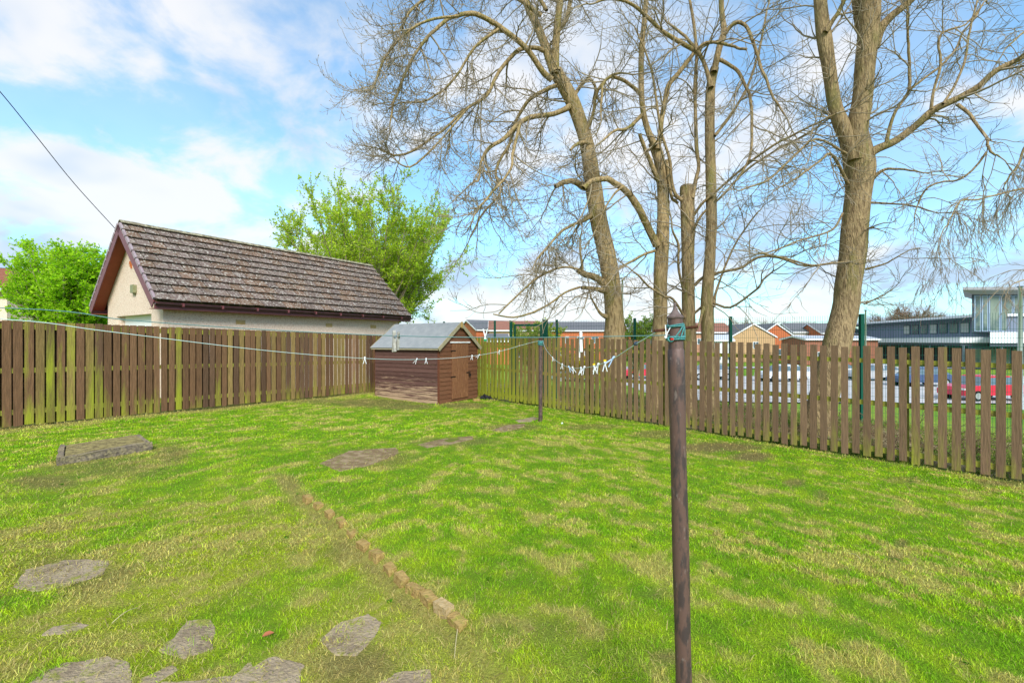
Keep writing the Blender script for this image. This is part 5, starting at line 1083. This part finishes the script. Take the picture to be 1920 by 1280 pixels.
def poles():
    root = thing("clothes_pole", (PNX, PNY, PNZ), "rusty brown steel clothes pole standing closest to the camera, blue-green cord wound round its top", "clothes pole", "clothes poles")
    root.rotation_euler = (0, math.radians(-1.35), 0)
    top = 1.60 + (640 - 596) / F * 1.8 - PNZ
    prof = [(.034, -.1), (.034, .05)] + [(.0315 + .0010 * math.sin(z * 9), z) for z in np.linspace(.06, top - .13, 24)] + [(.0300, top - .127), (.0288, top - .120), (.0285, top - .002)]
    o = local(lathe(prof, 28), "post", M['pole'], root); shade_auto(o)
    o = local(lathe([(.0285, top - .002), (.0325, top - .001), (.0330, top + .004), (.028, top + .010), (.019, top + .018), (.0105, top + .030), (.0062, top + .044), (.0055, top + .052), (.0064, top + .056), (.003, top + .062)], 24), "cap", M['cap'], root); shade_auto(o)
    zp = 1.6 + (640 - 616.5) / F * 1.8 - PNZ
    mb = MB(); mb.tube([(-.086, -.004, zp - .006), (.090, .004, zp + .007)], .0062, 10); local(mb, "cross_pin", M['rust'], root)
    mb = MB(); rr = random.Random(4)
    def coil(z0, z1, turns, r, rc, ph):
        pts = []; N_ = int(turns * 22)
        for k in range(N_ + 1):
            a = ph + k / 22 * 2 * math.pi; z = z0 + (z1 - z0) * k / N_ + .004 * math.sin(a * 1.0 + ph); rad = r + .0015 * math.sin(a * 3); pts.append((rad * math.cos(a), rad * math.sin(a), z))
        mb.tube(pts, rc, 6)
    coil(zp + .006, zp + .020, 2.2, .0325, .0026, 2.2); coil(zp + .012, zp + .017, 1.3, .0345, .0026, .3)
    coil(zp - .040, zp - .026, 2.6, .0325, .0028, 1.0); coil(zp - .046, zp - .034, 1.8, .0355, .0028, 3.2)
    for a0, z0, a1, z1 in ((-1.0, zp + .012, -2.0, zp - .034), (-.7, zp + .014, -1.3, zp - .030), (-.2, zp + .010, -.5, zp - .036)):
        pts = [((.0345) * math.cos(a0 + (a1 - a0) * t), .0345 * math.sin(a0 + (a1 - a0) * t), z0 + (z1 - z0) * t) for t in np.linspace(0, 1, 8)]; mb.tube(pts, .0028, 6)
    for k in range(4):   # knot
        a = k * 1.1; mb.tube([(-.030 + .010 * math.cos(a + t * 5), -.026 + .006 * math.sin(t * 6), zp - .040 + .009 * math.sin(a + t * 5)) for t in np.linspace(0, 1.2, 12)], .0030, 6)
    local(mb, "cord_winding", M['rope'], root)
    mb = MB(); mb.bbox(-.034, -.022, -.040, -.034, zp - .043, zp - .036); local(mb, "red_tie", M['redtie'], root, False)
    # far pole
    root = thing("clothes_pole", (PFX, PFY, PFZ), "thin dark rusty clothes pole out on the lawn in front of the picket fence", "clothes pole", "clothes poles")
    h = 1.6 + 4 / F * PFY - PFZ
    o = local(lathe([(.048, -.1), (.044, .3), (.042, h - .10), (.042, h)], 14), "post", M['pole'], root); shade_auto(o)
    o = local(lathe([(.05, h), (.056, h + .012), (.03, h + .03), (.01, h + .05)], 14), "cap", M['rust'], root); shade_auto(o)
    mb = MB(); 
    for q, zc in enumerate((h - .035, h - .055, h - .08, h - .10, h - .125)):
        mb.tube([((.05 + .006 * (q % 2)) * math.cos(a), (.05 + .006 * (q % 2)) * math.sin(a), zc + .01 * math.sin(a + q)) for a in np.linspace(0, 6.283, 18)], .010, 6)
    local(mb, "cord_winding", M['rope'], root)
    root = thing("clothes_pole", (PLX, PLY, PLZ), "rusty clothes pole beside the viewer where both lines are tied off", "clothes pole", "clothes poles")
    local(lathe([(.034, -.1), (.031, .1), (.031, 1.75), (.033, 1.76), (.01, 1.81)], 16), "post", M['pole'], root)
M['redtie'] = mat("red_tie", (0.5, 0.03, 0.02), 0.5)
def online(px, a, b):
    """point of the plan line a-b seen at picture column px"""
    u = (px - 960) / F; dx, dy = b[0] - a[0], b[1] - a[1]; t = (u * a[1] - a[0]) / (dx - u * dy); return a[0] + dx * t, a[1] + dy * t
def lineobj(name, pts, r, m_, label, n=6):
    C = catmull([tuple(p) for p in pts], 6); V, Fq = tube(C, r, n); o = mesh_obj(name, V, Fq, m_, smooth_=True, loc=tuple(C[0])); tag(o, label, "clothes line"); return C
def lines_and_pegs():
    A0, A1 = (PLX, PLY), (PNX - .0426 - .028, PNY - .01); B0, B1 = (PLX, PLY), (PFX, PFY); C0, C1 = (PFX, PFY), (PNX - .12, PNY)
    def pts(L, a, b): 
        o = []
        for px, py in L: x, y = online(px, a, b); o.append(Vector((x, y, CZ - (py - 640) / F * y)))
        return o
    pa = [Vector((PLX, PLY, 1.735 + PLZ * 0))] + pts([(0, 577), (240, 600), (480, 617), (700, 628), (860, 632), (1010, 632.5), (1120, 631), (1225, 629)], A0, A1) + [Vector((PNX - .0426 - .026, PNY - .012, CZ + 12 / F * 1.8))]
    CA = lineobj("clothes_line", pa, .0019, M['line_g'], "grey-green line running level from the closest pole across the whole garden")
    pb = [Vector((PLX, PLY, 1.75))] + pts([(0, 598), (200, 621), (480, 655), (640, 669), (760, 674), (860, 670), (930, 660), (985, 645)], B0, B1) + [Vector((PFX - .05, PFY, 1.6 + 1 / F * PFY))]
    CB = lineobj("clothes_line", pb, .0030, M['line_w'], "pale sagging line that dips before the shed and ends at the thin far pole")
    pc = [Vector((PFX + .05, PFY - .02, CZ + 2 / F * PFY))] + pts([(1022, 652), (1037, 671), (1055, 684), (1075, 690), (1100, 689), (1125, 683), (1150, 672), (1196, 643), (1226, 625)], C0, C1) + [Vector((PNX - .115, PNY, CZ + 19 / F * 1.8))]
    CC = lineobj("clothes_line", pc, .0024, M['line_w'], "short slack line hung with a bunch of white pegs between the two poles")
    p = CC[-9]; V, Fq = tube(catmull([CC[-16], CC[-12], CC[-6], CC[-1]], 4), .0034, 6); 
    def zon(C, x, y): k = np.argmin((C[:, 0] - x) ** 2 + (C[:, 1] - y) ** 2); return C[k, 2]
    def peg(px, ab, C, m_, label, sc=1.0, roll=0.0, tip=None, spread=1.0, zrot=0.0, grp="pegs left on the clothes lines", flip=False):
        x, y = online(px, *ab); z = zon(C, x, y); root = thing("clothes_peg", (x, y, z), label, "clothes peg", grp)
        d = math.atan2(ab[1][1] - ab[0][1], ab[1][0] - ab[0][0]) - math.pi / 2
        for sg in (-1, 1):
            mb = MB(); s = sg * spread; w2 = .0045
            prof = [(-.001 * sg + .0 * s, .018), (.0075 * s, .012), (.0035 * s, -.004), (.0165 * s, -.052), (.0125 * s, -.054), (.0008 * s, -.012), (0.0006 * s, .004)]
            P3 = [(a, -w2, b) for a, b in prof]; mb.prism(P3, (0, 2 * w2, 0)); mb.build("leg", m_, root, col=False)
        mb = MB(); mb.tube([(-.006, 0, -.004), (.006, 0, -.004)], .0042, 8); mb.build("spring", M['spring'], root, col=False)
        if tip: mb = MB(); mb.bbox(-.008, .008, -.0055, .0055, .010, .022); mb.build("grip", tip, root, col=False)
        root.scale = (sc, sc, sc); root.rotation_euler = (0, roll, d + zrot) if not flip else (math.pi, roll, d + zrot)
    lA, lB, lC = (A0, A1), (B0, B1), (C0, C1)
    peg(739, lA, CA, M['peg_grey'], "weathered wooden peg on the level line, lower of the pair before the shed roof", 1.15, 0, zrot=.5, spread=.6)
    peg(747, lA, CA, M['peg_grey'], "weathered wooden peg standing higher in the pair before the shed roof", 1.0, 0.15, zrot=.9, spread=.5)
    peg(910, lA, CA, M['peg_w'], "small white peg with a green grip on the level line, just past the shed gable", .62, 0, M['peg_green'], zrot=1.2, flip=True)
    peg(1089, lA, CA, M['peg_w'], "long white peg hanging alone on the level line before the leaning tree", 1.1, 0, zrot=.1, spread=.5)
    peg(1249, lA, CA, M['peg_w'], "white peg clipped on the level line hard against the closest pole", .75, 0.2, zrot=1.2, flip=True)
    for px, lab, rl in ((684, "white peg on the sagging line before the board fence, clear of the shed", 0), (781, "white peg on the sagging line, first of two before the shed side", .5), (799, "white peg on the sagging line, second of two before the shed side", 0),
                    (885, "white peg on the sagging line at the shed door", .1), (898, "tiny white peg on the sagging line at the shed's outer corner", .7), (936, "white peg on the sagging line before the greenest pickets", .3)):
        peg(px, lB, CB, M['peg_w'], lab, 1.15, rl, zrot=.6)
    for k, (px, lab, m_, tip, rl) in enumerate(((1036, "white peg on the slack line closest to the thin pole", 'peg_w', None, .2), (1054, "white peg on the slack line, second from the thin pole", 'peg_w', None, -.1), (1067, "bluish peg on the slack line, third from the thin pole", 'peg_blue', None, .5),
                    (1074, "white peg on the slack line, fourth from the thin pole", 'peg_w', None, .35), (1089, "white peg at the lowest point of the slack line", 'peg_w', None, -.1), (1095, "white peg leaning away from its neighbour at the low point of the slack line", 'peg_w', None, -.4),
                    (1114, "white peg with a yellow grip on the slack line, the one farther down", 'peg_w', 'peg_yellow', .15), (1121, "large white peg on the slack line between the two yellow-gripped ones", 'peg_w', None, -.4), (1134, "white peg with a yellow grip on the slack line, the one higher up", 'peg_w', 'peg_yellow', 0), (1149, "pale blue peg wide open on the slack line, last before the closest pole", 'peg_blue', None, -.75))):
        peg(px, lC, CC, M[m_], lab, 1.0, rl, M[tip] if tip else None, zrot=.1)
    # knot half way up the cord
    x, y = online(1193, C0, C1); mb = MB(); z = CZ - (644 - 640) / F * y
    for k in range(4): mb.tube([(x + .008 * math.cos(a + k), y + .006 * math.sin(a * 1.3), z + .007 * math.sin(a + k * 1.4)) for a in np.linspace(0, 6.3, 14)], .0028, 6)
    o = mb.build("cord_knot", M['knot'], col=False, smooth_=True); tag(o, "dark blue knot tied in the slack line just below the closest pole's pin", "knot")
M['knot'] = mat("dark_blue_twine", (0.05, 0.08, 0.12), 0.7)

# ------------------------------------------------------------------ buildings beyond
def house(name, label, corner_px, Y, rot, W, D, ez, rz_, wall, roof, wins=(), gwins=(), hip=0, group="houses beyond the fences", base=ZB, chim=True, door=None, cat="house"):
    """corner_px: column of the local (-W/2,-D/2) corner at depth Y"""
    root = thing(name, (0, 0, 0), label, cat, group); a = math.radians(rot); ca, sa = math.cos(a), math.sin(a)
    cx = (corner_px - 960) / F * Y; lx, ly = -W / 2, -D / 2; root.location = (cx - (lx * ca - ly * sa), Y - (lx * sa + ly * ca), base); root.rotation_euler = (0, 0, a)
    e = ez - base; r = rz_ - base; mb = MB()
    if hip: mb.bbox(-W / 2, W / 2, -D / 2, D / 2, 0, e)
    else: mb.prism([(-W / 2, -D / 2, 0), (-W / 2, D / 2, 0), (-W / 2, D / 2, e), (-W / 2, 0, r - .12), (-W / 2, -D / 2, e)], (W, 0, 0))
    mb.build("wall", wall, root, col=False)
    o_ = .3; k = (r - e) / (D / 2); mb = MB(); hx = hip
    if hip:
        A = [(-W / 2 - o_, -D / 2 - o_, e - k * o_), (W / 2 + o_, -D / 2 - o_, e - k * o_), (W / 2 + o_, D / 2 + o_, e - k * o_), (-W / 2 - o_, D / 2 + o_, e - k * o_), (-W / 2 + hx, 0, r), (W / 2 - hx, 0, r)]
        mb.add(A, [(0, 1, 5, 4), (1, 2, 5), (2, 3, 4, 5), (3, 0, 4), (3, 2, 1, 0)])
    else:
        for sg in (-1, 1): mb.prism([(-W / 2 - o_ / 2, sg * (D / 2 + o_), e - k * o_), (-W / 2 - o_ / 2, 0, r), (-W / 2 - o_ / 2, 0, r + .14), (-W / 2 - o_ / 2, sg * (D / 2 + o_), e - k * o_ + .14)], (W + o_, 0, 0))
    rf = mb.build("roof", roof, root, col=False)
    if not hip:
        for sx in (-1, 1):
            for sg in (-1, 1):
                mb = MB(); mb.prism([(sx * (W / 2 + o_ / 2 + .01), sg * (D / 2 + o_), e - k * o_ - .14), (sx * (W / 2 + o_ / 2 + .01), 0, r - .14), (sx * (W / 2 + o_ / 2 + .01), 0, r + .1), (sx * (W / 2 + o_ / 2 + .01), sg * (D / 2 + o_), e - k * o_ + .1)], (sx * .05, 0, 0)); mb.build("bargeboard", M['frame_w'], root, col=False)
    mb = MB(); mb.bbox(-W / 2 - .1, W / 2 + .1, -D / 2 - o_ - .08, -D / 2 - o_ - .003, e - k * o_ - .12, e - k * o_ + .1); mb.build("gutter", M['frame_w'], root, col=False)
    if chim and not hip: mb = MB(); mb.bbox(W * .2, W * .2 + .6, -.3, .3, r - .4, r + .7); mb.build("chimney", wall, rf, col=False)
    def win(fr, x0, x1, z0, z1, mt=None):
        mb = MB(); t = .08
        def B(a0, a1, b0, b1, d0, d1):
            if fr == 'f': mb.bbox(a0, a1, -D / 2 - d1, -D / 2 - d0, b0, b1)
            else: mb.bbox(-W / 2 - d1, -W / 2 - d0, a0, a1, b0, b1)
        B(x0, x1, z0, z0 + t, 0.002, .06); B(x0, x1, z1 - t, z1, 0.002, .06); B(x0, x0 + t, z0 + t, z1 - t, 0.002, .06); B(x1 - t, x1, z0 + t, z1 - t, 0.002, .06); xm = (x0 + x1) / 2; B(xm - t / 2, xm + t / 2, z0 + t, z1 - t, 0.002, .05)
        f = mb.build("window", M['frame_w'], root, col=False); mb = MB(); B(x0 + t, x1 - t, z0 + t, z1 - t, .004, .025); mb.build("pane", mt or M['glass'], f, col=False)
    for (x, z, w_, h_) in wins: win('f', x - w_ / 2, x + w_ / 2, z, z + h_)
    for (x, z, w_, h_) in gwins: win('g', x - w_ / 2, x + w_ / 2, z, z + h_)
    if door is not None: mb = MB(); mb.bbox(door, door + 1, -D / 2 - .07, -D / 2 - .004, 0.02, 2.1); mb.build("door", M['frame_w'], root, col=False)
    return root
def houses():
    house("house", "orange brick house with a grey roof, its gable just past the shed finial", 893, 80, 30, 9, 8, 3.75, 5.5, M['hb_orange'], M['roof_grey'], [(-2, 3.4, 1.4, 1.2), (2, 3.4, 1.4, 1.2)], [(2, 3.4, 1, 1.1)], chim=False)
    house("house", "buff brick house with a long red-brown roof, left of the mesh gate", 917, 76, 2, 8.6, 7, 3.55, 5.1, M['hb_buff'], M['roof_brown'], [(-1.3, 3.1, 1.6, 1.2), (2.6, 3.1, 1.2, 1.2), (1, .9, 1.8, 1.3)], chim=False)
    house("low_garage", "low brick garage with a small grey-green pitched roof before the buff house", 915, 62, 8, 2.9, 4, 1.75, 2.6, M['hb_orange'], M['roof_grey'], chim=False, cat="garage")
    house("house", "long orange brick terrace with a slate grey roof, before the leaning tree's foot", 1022, 84, 0, 12.6, 8, 3.7, 5.3, M['hb_orange'], M['roof_grey'], [(-4.6, 3.2, 1.3, 1.3), (-2.2, 3.2, .7, 1.3), (.3, 3.2, 1.3, 1.3), (3, 3.2, 1.3, 1.3), (5.1, 3.2, .8, 1.3), (-3.5, .9, 2, 1.3), (2, .9, 2, 1.3)], chim=False, door=-.6)
    house("house", "orange house with a slate roof glimpsed between the leaning and two-stemmed trunks", 1180, 88, -4, 9.0, 8, 3.6, 5.4, M['hb_orange'], M['roof_grey'], [(-3, 3.0, 1.3, 1.3), (0, 3.0, 1.3, 1.3), (2.8, 3.0, 1.3, 1.3), (2.8, .8, 1.6, 1.3)], chim=False, door=-1)
    house("house", "pinkish brick house with a red-brown roof beside the slim straight tree", 1300, 82, 2, 7.4, 7, 3.35, 5.0, M['hb_pink'], M['roof_brown'], [(-2.4, 3.0, 1.2, 1.1), (.5, 3.0, 1.6, 1.1), (2.8, 3.0, 1.0, 1.1), (.8, .9, 2.8, 1.5)], chim=False)
    house("porch", "white glazed conservatory in front of the pinkish house", 1338, 74, 0, 3.2, 2.6, 1.9, 2.6, M['frame_w'], M['clad_l'], [(-.9, .5, 1.1, 1.2), (.5, .5, 1.1, 1.2)], chim=False, cat="conservatory")
    # gable-fronted pair: ridge runs away from the viewer
    def gable(label, pxl, Y, W, ez, rz_, wall, roof, gw):
        root = house("house", label, 0, Y, -90 + 0, 9, W, ez, rz_, wall, roof, (), gw, chim=False)
        cx = (pxl - 960) / F * Y + W / 2; root.rotation_euler = (0, 0, math.radians(90)); root.location = (cx, Y + 4.5, ZB); return root
    gable("buff brick house showing its plain wide gable above the pickets", 1372, 78, 7.5, 2.5, 4.65, M['hb_buff'], M['roof_grey'], [(-.4, 2.3, 1.0, 1.2)])
    gable("orange brick house showing its gable, tucked behind the buff one", 1424, 86, 6.4, 2.75, 5.0, M['hb_orange'], M['roof_grey'], [(-1, .9, 1.4, 1.2)])
    house("house", "pale-walled house with slate roof and white window band beside the orange gable", 1486, 92, 0, 7.2, 7, 3.6, 5.4, M['hb_white'], M['roof_grey'], [(-2, 3.6, 1.2, 1.1), (.2, 3.6, 1.2, 1.1), (2.2, 3.6, 1.2, 1.1), (-1.5, .9, 1.6, 1.3), (1.6, .9, 1.6, 1.3)], chim=False)
    house("house", "orange house half hidden by the foot of the thickest tree", 1540, 88, 0, 8, 8, 3.3, 5.2, M['hb_orange'], M['roof_grey'], [(-2, 3.0, 1.2, 1.1)], chim=False)
    house("low_building", "long low flat-topped brick building before the pale-walled house", 1510, 68, 0, 11, 6, 1.95, 2.4, M['hb_brown'], M['clad_l'], [(-3, .8, 1.4, 1.2), (0, .8, 1.4, 1.2)], chim=False, cat="building")
    # corner of a neighbour's house at the far edge
    house("house", "corner of a cream house with a red hipped roof beyond the dense green tree", 13 - 9.05 / 22 * F, 22, 0, 9.05, 7, 4.25, 5.75, M['render'], M['roof_red'], [(1.5, 2.9, 1.3, 1.2)], hip=3.5, base=0.1, chim=False)
M['hb_white'] = mat("pale_house_render", (0.66, 0.63, 0.60), 0.9); M['hb_brown'] = mat("brown_house_brick", (0.34, 0.14, 0.09), 0.9, nz=(3, 0.3, 0.8, (0.28, 0.12, 0.08)))
M['roof_red'] = mat("orange_red_roof_tiles", (0.26, 0.10, 0.06), 0.85, stretch=(1, 1, 4), nz=(5, 0.4, 0.6, (0.20, 0.07, 0.04), 0.8))
def school():
    root = thing("long_building", (45, 60, ZB), "long low modern grey building with white-edged roofs and a glazed tower at one end", "building", None)
    def X(px, Y): return (px - 960) / F * Y
    A = np.array([X(1585, 88), 88]); Bp = np.array([X(1826, 58.5), 58.5]); d = (Bp - A) / np.linalg.norm(Bp - A); n = np.array([d[1], -d[0]]); n = n if np.dot(n, A) > 0 else -n; L = np.linalg.norm(Bp - A)
    def bx(o, dd, w_, nn, dep, z0, z1, mt, nm, par=root):
        mb = MB(); mb.box((o[0], o[1], z0), (dd[0] * w_, dd[1] * w_, 0), (nn[0] * dep, nn[1] * dep, 0), (0, 0, z1 - z0)); return part(mb, nm, mt, par)
    # upper storey strip
    up0, up1 = 2.2, 4.55
    bx(A + n * 2.5, d, L, n, 12, up0 - .3, up1, M['clad'], "upper_wall")
    bx(A + n * 1.2 - d * 1, d, L + 1, n, 15, up1, up1 + .28, M['clad_d'], "roof_fascia"); bx(A + n * 1.0 - d * 1.2, d, L + 1.2, n, 15.4, up1 + .284, up1 + .62, M['canopyw'], "upper_roof")
    k = L * .42; i_ = 0
    while k < L - 1.2:
        f = bx(A + n * 2.42 + d * k, d, 1.55, n, .07, 2.75, 4.25, M['clad_d'], "window"); bx(A + n * 2.40 + d * (k + .1), d, 1.35, n, .018, 2.85, 4.15, M['glass_g'] if i_ % 3 else M['frame_w2'], "pane", f); k += 1.95; i_ += 1
    # lower canopy
    can = Bp + d * 9.0
    bx(A - d * 3 - n * 1.5, d, L + 3, n, 6, 1.05, 1.42, M['clad_d'], "canopy_soffit"); bx(A - d * 3 - n * 1.7, d, L + 3.2, n, 6.4, 1.424, 2.15, M['canopyw'], "canopy_parapet")
    T0 = np.array([X(1822, 58), 58]); RY = (1.03, 1.0); bx(T0 + np.array([-.8, -3]), (1, 0), 14, RY, 9, 1.0, 1.40, M['clad_d'], "canopy_soffit"); bx(T0 + np.array([-1, -3.2]), (1, 0), 14.4, RY, 9.3, 1.404, 2.75, M['canopyw'], "canopy_parapet")
    bx(A - d * 3 + n * 2.2, d, L * .35, n, 8, ZB, 1.05, M['hb_brown'], "lower_wall"); bx(A - d * 3 + n * 2.2 + d * L * .35, d, L * .72, n, 8, ZB, 1.05, M['clad_d'], "lower_wall")
    bx(T0 + np.array([0, .5]), (1, 0), 13, RY, 8, ZB, 1.0, M['clad_d'], "lower_wall")
    for q in range(7):
        f = bx(T0 + np.array([.3 + 1.8 * q, .42]), (1, 0), 1.5, (0, 1), .075, ZB + .3, .7, M['clad'], "window"); bx(T0 + np.array([.4 + 1.8 * q, .40]), (1, 0), 1.3, (0, 1), .018, ZB + .4, .6, M['glass_g'], "pane", f)
    for q in range(10):
        p = A + d * (L * .12 + q * L * .098) - n * 1.2; mb = MB(); mb.tube([(p[0], p[1], ZB), (p[0], p[1], 1.05)], .12, 8); part(mb, "column", M['clad'], root)
    for q in range(4):
        mb = MB(); mb.tube([(T0[0] + 1 + q * 3.4, 55.4, ZB), (T0[0] + 1 + q * 3.4, 55.4, 1.0)], .14, 8); part(mb, "column", M['clad'], root)
    # tower
    tz = 7.62; bx(T0 + np.array([0, 0]), (1, 0), 12, RY, 7, 2.755, tz, M['clad_d'], "tower_core")
    px = [1824, 1838, 1851, 1873, 1897, 1915, 1937]
    for a, b in zip(px[:-1], px[1:]):
        x0, x1 = X(a, 58), X(b, 58); f = bx((x0 + .1, 57.9), (1, 0), x1 - x0 - .1, (0, 1), .09, 2.9, tz - .1, M['clad_l2'], "window"); bx((x0 + .28, 57.88), (1, 0), x1 - x0 - .4, (0, 1), .018, 3.0, tz - .2, M['glass_g'], "pane", f)
    mb = MB(); e = 2.7
    mb.add([(T0[0] - e, 58 - 1.5, 8.05), (T0[0] + 14, 56.5, 8.05), (T0[0] + 24, 66, 8.05), (T0[0] - e + 10, 66, 8.05), (T0[0] - .0, 57.8, tz), (T0[0] + 13, 57.8, tz), (T0[0] + 21, 65, tz), (T0[0] + 7.4, 65, tz)], [(0, 1, 2, 3), (7, 6, 5, 4), (0, 4, 5, 1), (1, 5, 6, 2), (2, 6, 7, 3), (3, 7, 4, 0)]); o = part(mb, "tower_roof", M['clad_d2'], root)
    mb = MB(); mb.box((T0[0] - e - .08, 56.4, 8.052), (15.7, 0, 0), (10, 9.7, 0), (0, 0, .37)); part(mb, "roof_edge", M['clad_d2'], root)
M['frame_w2'] = mat("blind_behind_glass", (0.42, 0.45, 0.40), 0.3); M['clad_l2'] = mat("blue_grey_mullions", (0.26, 0.34, 0.44), 0.4); M['clad_d2'] = mat("grey_roof_edge", (0.30, 0.30, 0.32), 0.5)

# ------------------------------------------------------------------ cars, masts, cable
def car(px, Y, rot, pm, label, first=[None]):
    if first[0] is None:
        root = thing("parked_car", (0, 0, 0), label, "car", "cars on the car park"); W = .88
        lower = [(-2.1, .32), (-2.12, .62), (-2.0, .82), (-1.15, .93), (1.35, .98), (2.02, .90), (2.12, .6), (2.08, .32)]
        mb = MB(); V = []; st = [(-W, 1, 0), (-W + .06, 1.0, .0), (W - .06, 1, 0), (W, 1, 0)]
        n = len(lower); V = []
        for (yy, k) in ((-W, .94), (-W + .07, 1), (W - .07, 1), (W, .94)):
            for (x, z) in lower: V.append((x * (k if abs(x) > 1.5 else 1), yy, .62 + (z - .62) * k))
        Fs = [tuple(range(n)), tuple(range(3 * n, 4 * n))[::-1]] + [(i_ * n + q, (i_ + 1) * n + q, (i_ + 1) * n + (q + 1) % n, i_ * n + (q + 1) % n) for i_ in range(3) for q in range(n)]
        mb.add(V, Fs); o = mb.build("body", pm, root, col=False)
        cab = [(-1.25, .92), (-.55, 1.40), (.95, 1.43), (1.75, .95)]; top = [(-.60, 1.36), (-.45, 1.46), (.85, 1.48), (1.02, 1.40)]
        mb = MB(); V = [(x, -W + .05 + (z - .92) * .25, z) for x, z in cab] + [(x, W - .05 - (z - .92) * .25, z) for x, z in cab]; mb.add(V, [(0, 1, 2, 3), (7, 6, 5, 4), (0, 4, 5, 1), (1, 5, 6, 2), (2, 6, 7, 3), (3, 7, 4, 0)]); mb.build("windows", M['glass'], root, col=False)
        mb = MB(); V = [(x, -W + .16, z) for x, z in top] + [(x, W - .16, z) for x, z in top]; mb.add(V, [(0, 1, 2, 3), (7, 6, 5, 4), (0, 4, 5, 1), (1, 5, 6, 2), (2, 6, 7, 3), (3, 7, 4, 0)])
        for s in (-1, 1): mb.box((.18, s * (W - .07), .92), (.09, 0, 0), (0, -s * .10, .5), (0, s * .012, 0))
        mb.build("roof", pm, root, col=False)
        for x in (-1.32, 1.30):
            for s in (-1, 1):
                mb = MB(); mb.tube([(x, s * (W - .2), .31), (x, s * (W + .01), .31)], .31, 18); wl = mb.build("wheel", M['rubber'], root, col=False); mb = MB(); mb.tube([(x, s * (W + .0), .31), (x, s * (W + .02), .31)], .19, 12); mb.build("rim", M['hub'], wl, col=False)
        for s in (-1, 1):
            mb = MB(); mb.bbox(-2.10, -2.02, s * .68 - .14, s * .68 + .14, .62, .76); mb.build("headlight", M['frame_w'], root, col=False); mb = MB(); mb.bbox(2.0, 2.09, s * .7 - .12, s * .7 + .12, .68, .86); mb.build("tail_light", M['redtie'], root, col=False)
        first[0] = root
    else:
        root = copy_tree(first[0]); root['label'] = label
        for ch in root.children:
            if ch.name.startswith(("body", "roof")): ch.data = ch.data.copy(); ch.data.materials[0] = pm
    root.location = ((px - 960) / F * Y, Y, ZB + .016); root.rotation_euler = (0, 0, math.radians(rot))
def cars():
    red = paint("red_car_paint", (.62, .02, .06)); wh = paint("white_car_paint", (.72, .74, .78)); bl = paint("pale_blue_car_paint", (.42, .52, .66)); sv = paint("silver_car_paint", (.45, .46, .48))
    car(1842, 27.5, 4, red, "bright red parked car seen through the wide-gapped pickets")
    car(1985, 29, 4, wh, "white parked car behind the red one, at the last pickets")
    car(1080, 39, -3, bl, "pale blue parked car glimpsed through the pickets below the slack line")
    car(1205, 43, 0, red, "small red parked car glimpsed through pickets beside the closest pole")
    car(1468, 40, 2, wh, "white parked car glimpsed through pickets before the orange gable")
    car(1640, 41, -2, sv, "silver parked car glimpsed through pickets beside the thickest trunk")
    car(1725, 36, 3, paint("dark_blue_car_paint", (.05, .08, .18)), "dark blue parked car glimpsed through pickets below the long building")
    car(1560, 43.5, 0, wh, "white parked car glimpsed through pickets just before the thickest trunk")
    car(1330, 42, 1, sv, "silver parked car glimpsed through pickets below the slim tree")
def masts():
    def pole(px, Y, ytop, r, label, name, cat, head):
        x = (px - 960) / F * Y; g = float(gz(x, Y)); zt = CZ + (640 - ytop) / F * Y; root = thing(name, (x, Y, g), label, cat); h = zt - g
        mb = MB(); mb.tube([(0, 0, -.1), (0, 0, h * .3), (0, 0, h)], [r * 1.2, r, r * .8], 12); mb.build("pole", M['grey_metal'], root, col=False, smooth_=True)
        if head == 'lamp': mb = MB(); mb.box((-.12, -.45, h - .02), (.24, 0, 0), (0, .6, .05), (0, 0, .09)); mb.build("lamp_head", M['clad_l'], root, col=False)
        if head == 'cap': mb = MB(); mb.tube([(0, 0, h), (0, 0, h + .05)], [r * 1.3, r * 1.1], 12); mb.build("cap", M['clad_d'], root, col=False)
        return root
    pole(1167, 26, 524, .06, "grey street lamp column beside the leaning bare trunk", "street_lamp", "street lamp", 'lamp')
    pole(1623, 19, 583, .035, "thin pale pole beside the green fence post at the thickest tree", "thin_pole", "pole", 'cap')
    pole(1913, 24, 538, .11, "stout galvanised mast in front of the glazed tower", "mast", "mast", 'cap')
    pts = [at(-60, 108, 8.5), at(0, 172, 9), at(70, 258, 9.9), at(140, 345, 11), at(219, 432, 12.45)]
    C = catmull(pts, 5); V, Fq = tube(C, .009, 5); o = mesh_obj("overhead_cable", V, Fq, M['cable'], loc=tuple(C[0])); tag(o, "dark overhead cable slanting down to the peak of the garage gable", "cable")
    pts = [at(-40, 500, 17), at(10, 503, 18), at(60, 508, 20)]
    C = catmull([at(-200, 492, 15)] + pts + [at(95, 512, 27)], 4); V, Fq = tube(C, .008, 4); o = mesh_obj("overhead_cable", V, Fq, M['cable'], loc=tuple(C[0])); tag(o, "thin level cable between the cream house corner and the dense green tree", "cable")
M['cable'] = mat("black_cable", (0.03, 0.035, 0.045), 0.6)

garage(); fence_left(); fence_right(); shed(); block(); slabs(); bricks(); oddments(); mesh_fence()
brushwood(); houses(); school(); cars(); masts(); trees(); greenery(); poles(); lines_and_pegs(); make_lawn()
